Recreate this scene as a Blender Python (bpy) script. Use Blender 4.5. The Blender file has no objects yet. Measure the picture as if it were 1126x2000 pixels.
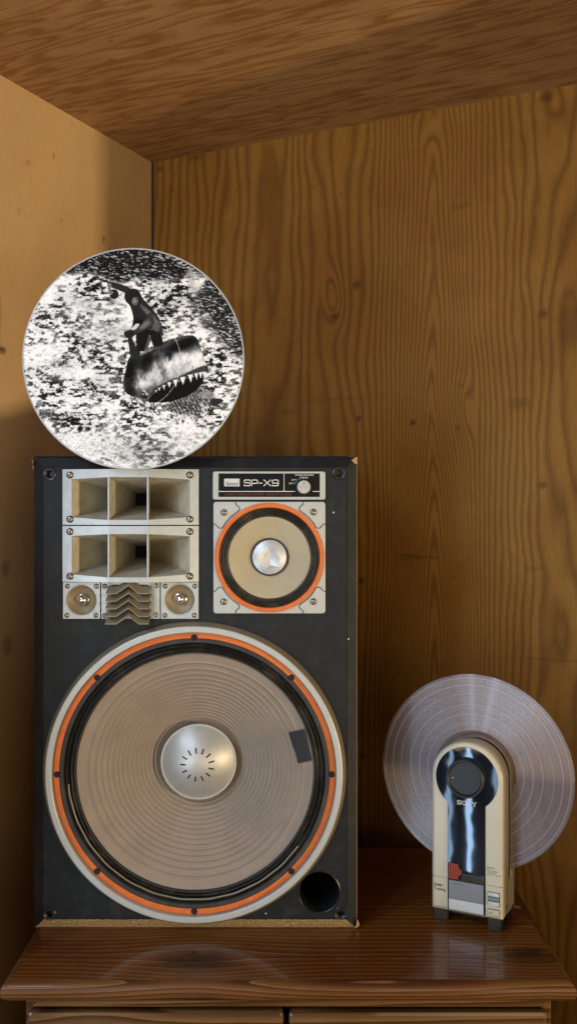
import bpy, bmesh, math, random
import numpy as np
from mathutils import Vector, Matrix
random.seed(7)
scene = bpy.context.scene
C = scene.collection
R = math.radians
PI = math.pi

# ------------------------------------------------------------------ camera
# the camera stands at the origin, level, looking along +Y; the dresser top lies 0.622 m below it
F = 1900.0
cam_d = bpy.data.cameras.new('camera'); cam = bpy.data.objects.new('camera', cam_d); C.objects.link(cam)
cam.location = (0, 0, 0); cam.rotation_euler = (R(90), 0, 0)
cam_d.sensor_fit = 'VERTICAL'; cam_d.sensor_height = 36; cam_d.lens = F / 2000 * 36
cam_d.clip_start = .02; cam_d.clip_end = 60
scene.camera = cam

# ------------------------------------------------------------------ light
scene.view_settings.view_transform = 'Standard'; scene.view_settings.look = 'None'
scene.view_settings.exposure = -0.12; scene.view_settings.gamma = 1
world = bpy.data.worlds.new('World'); scene.world = world; world.use_nodes = True
bg = world.node_tree.nodes['Background']
bg.inputs[0].default_value = (1.0, .90, .74, 1); bg.inputs[1].default_value = .055

def area(name, loc, target, sx, sy, energy, col):
    d = bpy.data.lights.new(name, 'AREA'); d.shape = 'RECTANGLE'; d.size = sx; d.size_y = sy
    d.energy = energy; d.color = col
    o = bpy.data.objects.new(name, d); C.objects.link(o); o.location = loc
    v = Vector(target) - Vector(loc)
    o.rotation_euler = v.to_track_quat('-Z', 'Y').to_euler()
    return o
# warm low window far to the right: rakes over the loudspeaker front and lights the left wall
area('lamp_warm', (2.7, -.44, -.56), (-.45, 1.85, .3), .10, .22, 74, (1.0, .76, .46))
# cool glazed door to the left in front of the closet, seen as narrow strips between curtains
wd = Vector((.65, -.76, 0))
for k, wdt, en, zc_, hh in ((.03, .06, 1.7, -.95, .8), (.12, .016, .5, -.75, 1.1), (.19, .018, .6, -1.0, .6), (.285, .035, .7, -.90, .85), (.50, .22, 1.0, -.65, 1.3), (-.15, .04, .5, -.8, .8), (-.33, .05, 1.2, -.6, 1.4)):
    c = Vector((-1.22, .16, zc_)) + wd * k
    area('lamp_pane', c, c + Vector((.76, .65, 0)), wdt, hh, en, (.42, .66, 1.0))
# added lamps high on the left, for radial streaks on the clear record
for (k, e_, w_) in ((.02, 12, .05), (-.22, 6, .03), (.55, 8, .10)):
    c = Vector((-1.22, .16, .95)) + wd * k
    area('lamp_streak', c, (.29, 1.5, -.3), w_, .5, e_, (.62, .78, 1.0))
# cool window to the left behind the camera
area('lamp_window', (-1.6, -1.1, -.45), (-.1, 1.45, -.35), .8, 1.1, 19, (.58, .78, 1.0))
# pale window behind the camera
area('lamp_high_window', (-1.1, -2.2, .40), (-.1, 1.5, 0), .9, .9, 13, (.80, .89, 1.0))
# added warm fill, low in front of the closet, brightening wall and ceiling
lr = area('lamp_fill', (-1.25, -1.0, -.5), (.5, 1.7, .75), 1.9, 1.1, 4.5, (1.0, .80, .50)); lr.data.spread = R(75)
lr = area('lamp_fill', (1.0, -1.1, -.5), (.35, 1.7, .55), 1.4, 1.1, 7.5, (1.0, .80, .48)); lr.data.spread = R(80)

# ------------------------------------------------------------------ helpers
def tag(o, label=None, cat=None, group=None, kind=None):
    if label: o['label'] = label
    if cat: o['category'] = cat
    if group: o['group'] = group
    if kind: o['kind'] = kind
    return o

def empty(name, loc, rz=0):
    o = bpy.data.objects.new(name, None); C.objects.link(o); o.location = loc
    o.rotation_euler = (0, 0, rz); o.empty_display_size = .05
    return o

def link_mesh(name, me, m=None, parent=None, smooth=None):
    if m is not None:
        me.materials.clear()
        for k in (m if isinstance(m, (list, tuple)) else [m]): me.materials.append(k)
    o = bpy.data.objects.new(name, me); C.objects.link(o)
    if parent: o.parent = parent
    if smooth is not None:
        bm = bmesh.new(); bm.from_mesh(me)
        for f in bm.faces: f.smooth = True
        for e in bm.edges:
            if len(e.link_faces) == 2 and e.calc_face_angle(0) > smooth: e.smooth = False
        bm.to_mesh(me); bm.free()
    return o

class MB:
    def __init__(s): s.v = []; s.f = []; s.mi = []
    def add(s, vs, fs, mi=0):
        n = len(s.v); s.v += [tuple(p) for p in vs]; s.f += [tuple(i + n for i in f) for f in fs]; s.mi += [mi] * len(fs)
        return s
    def box(s, x0, x1, y0, y1, z0, z1, mi=0):
        return s.add([(x0,y0,z0),(x1,y0,z0),(x1,y1,z0),(x0,y1,z0),(x0,y0,z1),(x1,y0,z1),(x1,y1,z1),(x0,y1,z1)],
                     [(0,3,2,1),(4,5,6,7),(0,1,5,4),(1,2,6,5),(2,3,7,6),(3,0,4,7)], mi)
    def quad(s, a, b, c, d, mi=0): return s.add([a,b,c,d], [(0,1,2,3)], mi)
    def prism(s, poly, y0, y1, mi=0):      # polygon in x,z pushed along y
        n = len(poly)
        vs = [(p[0], y0, p[1]) for p in poly] + [(p[0], y1, p[1]) for p in poly]
        return s.add(vs, [tuple(range(n)), tuple(range(2*n-1, n-1, -1))] + [(i, i+n, (i+1) % n + n, (i+1) % n) for i in range(n)], mi)
    def lathe(s, prof, c=(0,0,0), n=96, mi=0, cap0=False, cap1=False, th0=0, th1=2*PI, fn=None):
        # prof: (r, w), w towards -y, around the point c = (x, y, z)
        full = abs(th1 - th0 - 2*PI) < 1e-6
        m = n if full else n + 1
        vs = []
        for (r, w) in prof:
            for i in range(m):
                t = th0 + (th1 - th0) * i / n
                rr = r if fn is None else fn(r, t)
                vs.append((c[0] + rr*math.cos(t), c[1] - w, c[2] + rr*math.sin(t)))
        fs = []
        for k in range(len(prof)-1):
            for i in range(n):
                j = (i+1) % m
                fs.append((k*m+i, k*m+j, (k+1)*m+j, (k+1)*m+i))
        if cap0: fs.append(tuple(range(m)))
        if cap1: fs.append(tuple(range((len(prof)-1)*m, len(prof)*m)))
        return s.add(vs, fs, mi)
    def build(s, name, m, parent=None, smooth=None, bevel=0, fix=True):
        me = bpy.data.meshes.new(name); me.from_pydata(s.v, [], s.f)
        me.polygons.foreach_set('material_index', s.mi)
        if fix or bevel:
            bm = bmesh.new(); bm.from_mesh(me)
            if bevel:
                bmesh.ops.remove_doubles(bm, verts=bm.verts, dist=1e-7)
                es = [e for e in bm.edges if len(e.link_faces) == 2 and e.calc_face_angle(0) > .5]
                bmesh.ops.bevel(bm, geom=es, offset=bevel, segments=2, profile=.6, affect='EDGES', clamp_overlap=True)
            bmesh.ops.recalc_face_normals(bm, faces=bm.faces)
            bm.to_mesh(me); bm.free()
        me.update()
        return link_mesh(name, me, m, parent, smooth)

def eval_mesh(o):
    dg = bpy.context.evaluated_depsgraph_get()
    me = bpy.data.meshes.new_from_object(o.evaluated_get(dg)); 
    d = o.data; bpy.data.objects.remove(o); bpy.data.curves.remove(d)
    return me

def plate(name, loops, y_front, thick, m, parent=None, bev=.0006, bseg=2, smooth=.6):
    """flat plate with holes: loops of (x, z); front face at y_front, towards -y"""
    cu = bpy.data.curves.new('c', 'CURVE'); cu.dimensions = '2D'; cu.fill_mode = 'BOTH'
    cu.extrude = thick/2 - bev; cu.bevel_depth = bev; cu.bevel_resolution = bseg; cu.offset = -bev
    for lp in loops:
        sp = cu.splines.new('POLY'); sp.points.add(len(lp)-1)
        for i, p in enumerate(lp): sp.points[i].co = (p[0], p[1], 0, 1)
        sp.use_cyclic_u = True
    o = bpy.data.objects.new('t', cu); C.objects.link(o)
    me = eval_mesh(o)
    me.transform(Matrix(((1,0,0,0),(0,0,-1,y_front+thick/2),(0,1,0,0),(0,0,0,1))))
    return link_mesh(name, me, m, parent, smooth)

def circ(cx, cz, r, n=64): return [(cx + r*math.cos(2*PI*i/n), cz + r*math.sin(2*PI*i/n)) for i in range(n)]
def rrect(x0, x1, z0, z1, r, n=6):
    out = []
    for (cx, cz, a) in ((x1-r, z0+r, -90), (x1-r, z1-r, 0), (x0+r, z1-r, 90), (x0+r, z0+r, 180)):
        for i in range(n+1):
            t = R(a + 90*i/n); out.append((cx + r*math.cos(t), cz + r*math.sin(t)))
    return out

def text(name, body, x0, x1, z0, z1, y, m, parent, shear=0, ext=.0001, bold=0):
    cu = bpy.data.curves.new('t', 'FONT'); cu.body = body; cu.shear = shear; cu.extrude = .01; cu.offset = bold
    o = bpy.data.objects.new('t', cu); C.objects.link(o); me = eval_mesh(o)
    n = len(me.vertices); co = np.empty(n*3); me.vertices.foreach_get('co', co); co = co.reshape(-1, 3)
    mn = co.min(0); mx = co.max(0)
    out = np.empty_like(co)
    out[:,0] = x0 + (co[:,0]-mn[0])/(mx[0]-mn[0])*(x1-x0)
    out[:,2] = z0 + (co[:,1]-mn[1])/(mx[1]-mn[1])*(z1-z0)
    out[:,1] = y - np.where(co[:,2] > 0, ext, 0)
    me.vertices.foreach_set('co', out.ravel()); me.update()
    return link_mesh(name, me, m, parent)

def rounded(pts, r, n=4):
    out = [Vector(pts[0])]
    for i in range(1, len(pts)-1):
        a, b, c = Vector(pts[i-1]), Vector(pts[i]), Vector(pts[i+1])
        d1 = (a-b).normalized(); d2 = (c-b).normalized(); rr = min(r, (a-b).length*.45, (c-b).length*.45)
        p, q = b + d1*rr, b + d2*rr
        for k in range(n+1):
            t = k/n; out.append(p*(1-t)**2 + b*2*t*(1-t) + q*t*t)
    out.append(Vector(pts[-1])); return out

def ribbon(mb, pts, wid, y, ext, mi=0):
    """stroke of constant width in the x,z plane, pushed out by ext"""
    n = len(pts); L = []; Rr = []
    for i in range(n):
        a = pts[max(i-1, 0)]; b = pts[min(i+1, n-1)]
        d = (Vector(b)-Vector(a)); d = d.normalized() if d.length else Vector((1, 0))
        nn = Vector((-d.y, d.x)) * wid/2
        L.append(Vector(pts[i]) + nn); Rr.append(Vector(pts[i]) - nn)
    vs = [(p.x, y-ext, p.y) for p in L] + [(p.x, y-ext, p.y) for p in Rr] + [(p.x, y, p.y) for p in L] + [(p.x, y, p.y) for p in Rr]
    fs = []
    for i in range(n-1):
        fs.append((i, i+1, n+i+1, n+i)); fs.append((i, 2*n+i, 2*n+i+1, i+1)); fs.append((n+i, n+i+1, 3*n+i+1, 3*n+i))
    fs.append((0, n, 3*n, 2*n)); fs.append((n-1, 3*n-1, 4*n-1, 2*n-1))
    mb.add(vs, fs, mi)

# ------------------------------------------------------------------ numpy noise
_rs = np.random.RandomState(11); _T = _rs.rand(256, 256)
def vnoise(x, y):
    xi = np.floor(x).astype(int); yi = np.floor(y).astype(int); fx = x-xi; fy = y-yi
    fx = fx*fx*(3-2*fx); fy = fy*fy*(3-2*fy)
    a = _T[yi % 256, xi % 256]; b = _T[yi % 256, (xi+1) % 256]; c = _T[(yi+1) % 256, xi % 256]; d = _T[(yi+1) % 256, (xi+1) % 256]
    return (a*(1-fx)+b*fx)*(1-fy) + (c*(1-fx)+d*fx)*fy
def fbm(x, y, o=4):
    s = 0; a = 1; t = 0
    for i in range(o):
        s = s + a*vnoise(x*2**i + 17.3*i, y*2**i + 5.1*i); t += a; a *= .5
    return s/t

# ------------------------------------------------------------------ materials
class NT:
    def __init__(s, name):
        s.m = bpy.data.materials.new(name); s.m.use_nodes = True; s.t = s.m.node_tree
        s.b = s.t.nodes['Principled BSDF']; s.out = s.t.nodes['Material Output']
    def n(s, typ, **kw):
        o = s.t.nodes.new(typ)
        for k, v in kw.items(): setattr(o, k, v)
        return o
    def l(s, a, b): s.t.links.new(a, b)
    def setv(s, node, **kw):
        for k, v in kw.items():
            i = node.inputs[k.replace('_', ' ')]
            if hasattr(v, 'is_linked') or isinstance(v, bpy.types.NodeSocket): s.l(v, i)
            else: i.default_value = v
        return node
    def coord(s, scale=(1,1,1), rot=(0,0,0)):
        tc = s.n('ShaderNodeTexCoord'); mp = s.n('ShaderNodeMapping'); s.l(tc.outputs['Object'], mp.inputs[0])
        mp.inputs['Scale'].default_value = scale; mp.inputs['Rotation'].default_value = rot
        return mp.outputs[0]
    def noise(s, vec, sc, det=4, rough=.6, dist=0):
        o = s.n('ShaderNodeTexNoise'); s.l(vec, o.inputs['Vector']); o.inputs['Scale'].default_value = sc
        o.inputs['Detail'].default_value = det; o.inputs['Roughness'].default_value = rough; o.inputs['Distortion'].default_value = dist
        return o.outputs['Fac']
    def ramp(s, fac, stops, interp='LINEAR'):
        o = s.n('ShaderNodeValToRGB'); s.l(fac, o.inputs[0]); cr = o.color_ramp; cr.interpolation = interp
        while len(cr.elements) > 1: cr.elements.remove(cr.elements[-1])
        cr.elements[0].position = stops[0][0]; cr.elements[0].color = (*c3(stops[0][1]), 1)
        for p, c in stops[1:]:
            e = cr.elements.new(p); e.color = (*c3(c), 1)
        return o.outputs[0]
    def mix(s, fac, a, b, mode='MIX'):
        o = s.n('ShaderNodeMix', data_type='RGBA', blend_type=mode)
        for sock, v in ((o.inputs[0], fac), (o.inputs[6], a), (o.inputs[7], b)):
            if isinstance(v, bpy.types.NodeSocket): s.l(v, sock)
            elif sock.type == 'RGBA': sock.default_value = (*c3(v), 1)
            else: sock.default_value = v
        return o.outputs[2]
    def math(s, op, a, b=None, c=None, clamp=False):
        o = s.n('ShaderNodeMath', operation=op); o.use_clamp = clamp
        for i, v in enumerate((a, b, c)):
            if v is None: continue
            if isinstance(v, bpy.types.NodeSocket): s.l(v, o.inputs[i])
            else: o.inputs[i].default_value = v
        return o.outputs[0]
    def bump(s, h, strength=.3, dist=.001):
        o = s.n('ShaderNodeBump'); s.l(h, o.inputs['Height']); o.inputs['Strength'].default_value = strength
        o.inputs['Distance'].default_value = dist; s.l(o.outputs[0], s.b.inputs['Normal']); return o
    def attr(s, name):
        o = s.n('ShaderNodeAttribute', attribute_name=name); return o
def c3(c):
    return (c, c, c) if isinstance(c, (int, float)) else tuple(c)[:3]

def mat(name, base, rough=.5, metal=0, var=.15, vs=60, bump=.0, bs=400, dust=0, coat=0, aniso=0, rv=.12, spec=.5):
    M = NT(name); v = M.coord()
    n1 = M.noise(v, vs, 5, .65); b = c3(base)
    col = M.ramp(n1, [(.25, tuple(x*(1-var) for x in b)), (.75, tuple(min(1, x*(1+var)) for x in b))])
    if dust:
        n3 = M.noise(v, 23, 8, .75); d = M.math('MULTIPLY', M.ramp(n3, [(.5, 0.), (.72, 1.)]), dust)
        col = M.mix(d, col, (.30, .26, .19))
    M.l(col, M.b.inputs['Base Color'])
    n2 = M.noise(v, vs*1.7, 4, .6)
    M.l(M.math('MULTIPLY_ADD', n2, rv*2, rough-rv), M.b.inputs['Roughness'])
    M.b.inputs['Metallic'].default_value = metal
    M.b.inputs['Specular IOR Level'].default_value = spec
    if coat: M.b.inputs['Coat Weight'].default_value = coat; M.b.inputs['Coat Roughness'].default_value = .08
    if bump: M.bump(M.noise(v, bs, 3, .6), bump, .0006)
    return M.m

def speck_mat(name, stops, sc=700, rough=.85, bump=.6):
    M = NT(name); v = M.coord(); vo = M.n('ShaderNodeTexVoronoi'); M.l(v, vo.inputs['Vector']); vo.inputs['Scale'].default_value = sc
    n1 = M.noise(v, sc*.35, 5, .8)
    col = M.ramp(M.mix(.55, n1, vo.outputs['Color']), stops)
    M.l(col, M.b.inputs['Base Color']); M.b.inputs['Roughness'].default_value = rough
    M.bump(n1, bump, .0015)
    return M.m

def wood_mat(name, stops, tint_dark, rough, streak=(3, 60, 60), bump=.15, coat=0, fleck=.2, blot=None, sv=.25, spec=.14):
    """attribute 'phase' carries the growth-ring phase, 'mark' the knots and stains"""
    M = NT(name)
    ph = M.attr('phase').outputs['Fac']; mk = M.attr('mark').outputs['Fac']
    v = M.coord(streak)
    jit = M.noise(v, 6, 5, .65)
    fr = M.math('FRACT', M.math('ADD', ph, M.math('MULTIPLY', jit, .22)))
    col = M.ramp(fr, stops)
    vv = M.coord()
    fl = M.noise(v, 14, 6, .75)
    col = M.mix(M.ramp(fl, [(.35, 0.), (.7, 1.)]), col, M.mix(fleck, col, tint_dark, 'MIX'))
    big = M.noise(vv, 4.5, 4, .6)
    if blot: col = M.mix(M.math('MULTIPLY', M.ramp(big, [(.42, 0.), (.62, 1.)]), .6), col, M.mix(1.0, col, blot, 'MULTIPLY'))
    fine = M.noise(vv, 900, 2, .5)
    col = M.mix(M.math('MULTIPLY', fine, sv), col, M.mix(1.0, col, (.62, .60, .58), 'MULTIPLY'))
    col = M.mix(mk, col, tint_dark)
    M.l(col, M.b.inputs['Base Color'])
    M.l(M.math('MULTIPLY_ADD', jit, .18, rough-.09), M.b.inputs['Roughness'])
    M.b.inputs['Specular IOR Level'].default_value = spec
    if coat:
        M.b.inputs['Coat Weight'].default_value = coat; M.b.inputs['Coat Roughness'].default_value = .045
    M.bump(M.math('ADD', M.math('MULTIPLY', fr, .5), fl), bump, .0008)
    return M.m

M = {}
M['vinyl'] = mat('black_vinyl', (.007, .0085, .0105), .50, 0, .3, 90, .6, 1300, .05, rv=.06, spec=.22)
M['black'] = mat('black_plastic', (.010, .010, .011), .35, 0, .2, 120)
M['blackmatte'] = mat('black_matte', (.006, .006, .006), .85, 0, .2, 120)
M['silver'] = mat('silver_paint', (.37, .38, .365), .42, .2, .07, 45, .12, 1600, .06, rv=.08)
M['horn'] = mat('horn_silver', (.345, .365, .37), .34, .35, .10, 60, .15, 1500, .10, rv=.08)
M['horn_in'] = mat('horn_inner', (.42, .38, .29), .55, .1, .22, 70, .2, 1200, .30)
M['orange'] = mat('orange_gasket', (.52, .115, .016), .66, 0, .20, 70, .25, 1100, .10)
M['gasket'] = mat('black_gasket', (.014, .014, .014), .6, 0, .3, 90, .4, 900, .10)
M['surround'] = mat('rubber_surround', (.013, .011, .008), .34, 0, .5, 70, .4, 500, .22, rv=.18)
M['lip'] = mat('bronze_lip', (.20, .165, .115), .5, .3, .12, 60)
M['woofer_cone'] = mat('woofer_cone_paper', (.245, .192, .147), .85, 0, .10, 28, .9, 750, .10)
M['mid_cone'] = mat('midrange_cone_paper', (.36, .305, .20), .75, 0, .08, 40, .7, 900, .06)
M['dome'] = mat('dome_metal', (.42, .41, .38), .46, .5, .06, 60, .12, 1300, .03, rv=.05)
M['foil'] = mat('dented_foil', (.50, .51, .53), .46, .5, .10, 160, .15, 900, .03)
M['chrome'] = mat('chrome', (.80, .78, .74), .20, 1, .03, 50, rv=.02)
M['screw'] = mat('screw_metal', (.36, .31, .24), .32, .8, .25, 200)
M['dish'] = mat('tweeter_dish', (.19, .14, .075), .5, .25, .18, 60, .2, 900, .15)
M['vane'] = mat('lens_vane', (.215, .178, .115), .5, .2, .12, 60, .15, 900, .2)
M['tape'] = mat('black_tape', (.013, .014, .015), .7, 0, .2, 200, .4, 900)
M['white'] = mat('white_print', (.62, .62, .58), .6, 0, .04)
M['red'] = mat('red_print', (.16, .022, .012), .6, 0, .05)
M['ink'] = mat('dark_ink', (.03, .03, .03), .6, 0, .05)
M['nameblack'] = mat('nameplate_black', (.003, .003, .004), .4, 0, .1, spec=.15)
M['chip'] = speck_mat('particle_board', [(.25, (.16, .095, .035)), (.5, (.28, .175, .070)), (.70, (.40, .27, .12)), (.85, (.60, .50, .33))], 800)
M['rawedge'] = mat('raw_edge', (.32, .20, .09), .8, 0, .3, 300, .5, 900)
M['cream'] = mat('cream_plastic', (.47, .42, .31), .30, 0, .05, 30, .06, 1500, .04, rv=.06)
M['gloss'] = mat('gloss_black_panel', (.006, .007, .010), .03, 0, .1, 50, rv=.01, spec=.7)
def _wavy(m):
    t = m.node_tree; b = t.nodes['Principled BSDF']; tc = t.nodes.new('ShaderNodeTexCoord'); n = t.nodes.new('ShaderNodeTexNoise'); n.inputs['Scale'].default_value = 22; n.inputs['Detail'].default_value = 1
    bp = t.nodes.new('ShaderNodeBump'); bp.inputs['Strength'].default_value = .045; bp.inputs['Distance'].default_value = .004
    t.links.new(tc.outputs['Object'], n.inputs['Vector']); t.links.new(n.outputs['Fac'], bp.inputs['Height']); t.links.new(bp.outputs[0], b.inputs['Normal'])
_wavy(M['gloss'])
M['olive'] = mat('olive_window', (.035, .031, .018), .12, 0, .25, 90)
M['puck'] = mat('puck_rubber', (.008, .010, .011), .5, 0, .15, 200, .3, 1300, rv=.06)
M['greyp'] = mat('grey_panel', (.19, .195, .205), .35, .3, .02, 90, rv=.01)
M['lightp'] = mat('light_panel', (.50, .52, .53), .35, .3, .02, 90, rv=.01)
M['foot'] = mat('olive_rubber_foot', (.022, .021, .014), .55, 0, .2, 120)
M['reddot'] = mat('red_dot', (.50, .06, .025), .5, 0, .1)
M['paper'] = mat('paper_scrap', (.42, .33, .22), .8, 0, .2)
M['brass'] = mat('dark_brass', (.20, .13, .05), .4, .9, .2)

# ------------------------------------------------------------------ wood sheets with a grown-ring field
def sheet(name, nu, nv, pos, field, m, parent=None, flip=False):
    """pos(u, v) -> x, y, z arrays; field(u, v) -> phase, mark"""
    uu, vv = np.meshgrid(np.linspace(0, 1, nu), np.linspace(0, 1, nv)); u = uu.ravel(); v = vv.ravel()
    x, y, z = pos(u, v); co = np.stack([x, y, z], 1)
    i = np.arange(nu-1); j = np.arange(nv-1); I, J = np.meshgrid(i, j); a = (J*nu+I).ravel()
    q = np.stack([a, a+1, a+nu+1, a+nu], 1)
    if flip: q = q[:, ::-1]
    me = bpy.data.meshes.new(name)
    me.vertices.add(len(co)); me.vertices.foreach_set('co', co.ravel().astype(np.float32))
    me.loops.add(q.size); me.loops.foreach_set('vertex_index', q.ravel().astype(np.int32))
    me.polygons.add(len(q)); me.polygons.foreach_set('loop_start', np.arange(0, q.size, 4, dtype=np.int32))
    me.update(calc_edges=True); me.validate()
    ph, mk = field(u, v)
    for nm, arr in (('phase', ph), ('mark', mk)):
        at = me.attributes.new(nm, 'FLOAT', 'POINT'); at.data.foreach_set('value', arr.astype(np.float32))
    return link_mesh(name, me, m, parent)

def set_field(o, fn):
    me = o.data; n = len(me.vertices); co = np.empty(n*3); me.vertices.foreach_get('co', co); co = co.reshape(-1, 3)
    ph, mk = fn(co[:,0], co[:,1], co[:,2])
    for nm, arr in (('phase', ph), ('mark', mk)):
        at = me.attributes.new(nm, 'FLOAT', 'POINT'); at.data.foreach_set('value', np.asarray(arr, dtype=np.float32))

# ------------------------------------------------------------------ the closet corner
CX, CY, ZC, ZF = -.302, 2.157, .775, -1.35
BD = Vector((.901, -.434)); LD = Vector((-.434, -.901))      # along the back wall / along the left wall
def W(px, py):               # a mark on the back wall, as (distance from the corner, height)
    u = (px-563)/F; s = (CY*u - CX)/(BD.x - BD.y*u); y = CY + BD.y*s
    return s, (1000-py)/F*y
def LW(px, py):
    u = (px-563)/F; t = (CX - CY*u)/(-LD.x + LD.y*u) if False else (CX - CY*u)/(LD.y*u - LD.x); y = CY + LD.y*t
    return t, (1000-py)/F*y

def marks(s, z, lst):
    mk = np.zeros_like(s)
    for (a, b, rs, rz, k) in lst:
        d = ((s-a)/rs)**2 + ((z-b)/rz)**2
        d = d*(.6+.8*fbm(s*90, z*90, 2))
        mk = np.maximum(mk, k*np.exp(-d*d))
    return mk

sc_, _ = W(845, 600)
knots = [(*W(652, 585), .034, .085, .85), (*W(905, 800), .028, .090, .75), (*W(845, 250), .030, .055, .4), (*W(1085, 200), .02, .05, .22)]
def back_field(u, v):
    s = u*1.42; z = ZF + v*(ZC-ZF)
    se = s + .020*(fbm(s*3.5, z*1.6+9, 3)-.5) + .004*(fbm(s*14, z*7, 2)-.5)
    for (a, b, rs, rz, k) in knots:
        d = ((s-a)/rs/1.7)**2 + ((z-b)/rz/1.3)**2
        se = se - (s-a)*np.exp(-d)*k*1.0 + .008*k*np.exp(-d*.35)*np.sign(s-a)*(1-np.exp(-np.abs(s-a)/.006))
    ds = se - sc_
    # integrated ring density on each side of the cathedral centre
    xs = np.linspace(-1.6, 1.6, 1600)
    def dens(x):
        r = np.interp(x, [-1.6, -.52, -.40, -.33, -.21, -.16, -.12, 0, .10, .17, .22, .28, .40, 1.6], [40, 48, 50, 17, 20, 34, 78, 82, 78, 56, 30, 20, 24, 40])
        return r
    cum = np.cumsum(dens(xs))*(xs[1]-xs[0]); cum -= np.interp(0, xs, cum)
    dd = np.where(ds < 0, -1, 1)*np.sqrt(ds**2 + .007**2)
    P = np.abs(np.interp(dd, xs, cum))
    env = np.exp(-(ds/.060)**2)
    b = 11 + 10*np.clip((.36-z)*2.2, 0, 1) - 26*np.clip((.10-z)*6, 0, 1) + 12*np.clip((-.12-z)*8, 0, 1)
    zz = np.linspace(ZF, ZC, 600); bz = 8 + 14*np.clip((.40-zz)*3, 0, 1) - 17*np.clip((.10-zz)*6, 0, 1) + 2*np.clip((-.12-zz)*8, 0, 1)
    B = np.cumsum(bz)*(zz[1]-zz[0]); B = B[-1]-B
    ph = P - np.interp(z, zz, B)*env + 3.4*(fbm(s*8+5, z*2.6, 3)-.5) + .7*(fbm(s*34, z*9+2, 3)-.5)
    for (a, b, rs, rz, k) in knots:
        ph = ph + 2.6*k*np.exp(-((s-a+.10*(z-b))/(rs*.62))**2-((z-b)/(rz*.62))**2)
    # a second, wide cathedral on the left
    s2, _ = W(555, 600); e2 = np.exp(-((s-s2)/.05)**2)
    ph = ph + 2.4*e2*(z*1.6)
    s3, _ = W(1112, 600); e3 = np.exp(-((s-s3)/.035)**2); ph = ph + 1.2*e3*np.sin(z*5.5)
    lst = [(*W(805, 826), .0055, .0055, .9), (*W(652, 618), .010, .006, .75), (*W(696, 556), .010, .009, .7), (*W(700, 818), .005, .007, .8),
           (*W(704, 1134), .006, .006, .85), (*W(1060, 613), .008, .008, .6), (*W(1066, 190), .014, .010, .55), (*W(613, 365), .003, .003, .7),
           (*W(1058, 948), .008, .006, .6), (*W(900, 403), .018, .006, .3), (*W(1012, 788), .025, .010, .35), (*W(790, 1083), .022, .0016, .75),
           (*W(812, 1089), .02, .0016, .7), (*W(790, 1092), .008, .0014, .6), (*W(845, 1089), .014, .0014, .5), (*W(312, 330), .008, .006, .6),
           (*W(380, 308), .02, .006, .5), (*W(900, 752), .004, .004, .5), (*W(893, 835), .004, .004, .6), (*W(560, 805), .02, .006, .25), (*W(660, 780), .07, .0015, .3),
           (*W(1105, 640), .018, .045, .30), (*W(708, 1475), .006, .007, .7), (*W(1100, 1290), .09, .002, .35), (*W(335, 370), .007, .007, .3), (*W(1040, 1110), .02, .004, .3)]
    for k in range(60):
        lst.append((_rs.rand()*1.35, -1.2+_rs.rand()*1.95, .0015+.002*_rs.rand(), .0015+.003*_rs.rand(), .3+.3*_rs.rand()))
    return ph, marks(s, z, lst)

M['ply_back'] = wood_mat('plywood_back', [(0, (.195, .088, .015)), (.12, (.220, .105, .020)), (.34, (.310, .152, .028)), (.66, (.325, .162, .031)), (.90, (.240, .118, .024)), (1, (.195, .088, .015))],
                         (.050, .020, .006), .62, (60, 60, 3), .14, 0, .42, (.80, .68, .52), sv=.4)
def bpos(u, v):
    s = u*1.42; return CX + BD.x*s, CY + BD.y*s, ZF + v*(ZC-ZF)
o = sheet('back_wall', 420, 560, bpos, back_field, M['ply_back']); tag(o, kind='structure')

def left_field(u, v):
    t = u*1.1; z = ZF + v*(ZC-ZF)
    ph = (t*5 + 2.2*fbm(t*3, z*1.3, 4) + .4*fbm(t*30, z*8, 3))
    lst = [(*LW(105, 306), .005, .004, .7), (*LW(38, 412), .004, .003, .6), (*LW(203, 468), .004, .005, .9), (*LW(55, 318), .009, .004, .35), (*LW(120, 430), .004, .003, .4),
           (*LW(3, 683), .012, .006, .9), (*LW(12, 1110), .012, .014, .4), (*LW(15, 1262), .012, .018, .4)]
    for k in range(90):
        lst.append((_rs.rand()*1.6, -.9+_rs.rand()*1.65, .0012+.004*_rs.rand(), .001+.002*_rs.rand(), .15+.3*_rs.rand()))
    return ph, marks(t, z, lst)
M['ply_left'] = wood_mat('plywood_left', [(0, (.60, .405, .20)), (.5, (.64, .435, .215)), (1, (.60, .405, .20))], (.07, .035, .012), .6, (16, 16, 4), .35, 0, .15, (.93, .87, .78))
def lpos(u, v):
    t = u*1.1; return CX + LD.x*t, CY + LD.y*t, ZF + v*(ZC-ZF)
o = sheet('left_wall', 320, 360, lpos, left_field, M['ply_left'], flip=True); tag(o, kind='structure')

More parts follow.
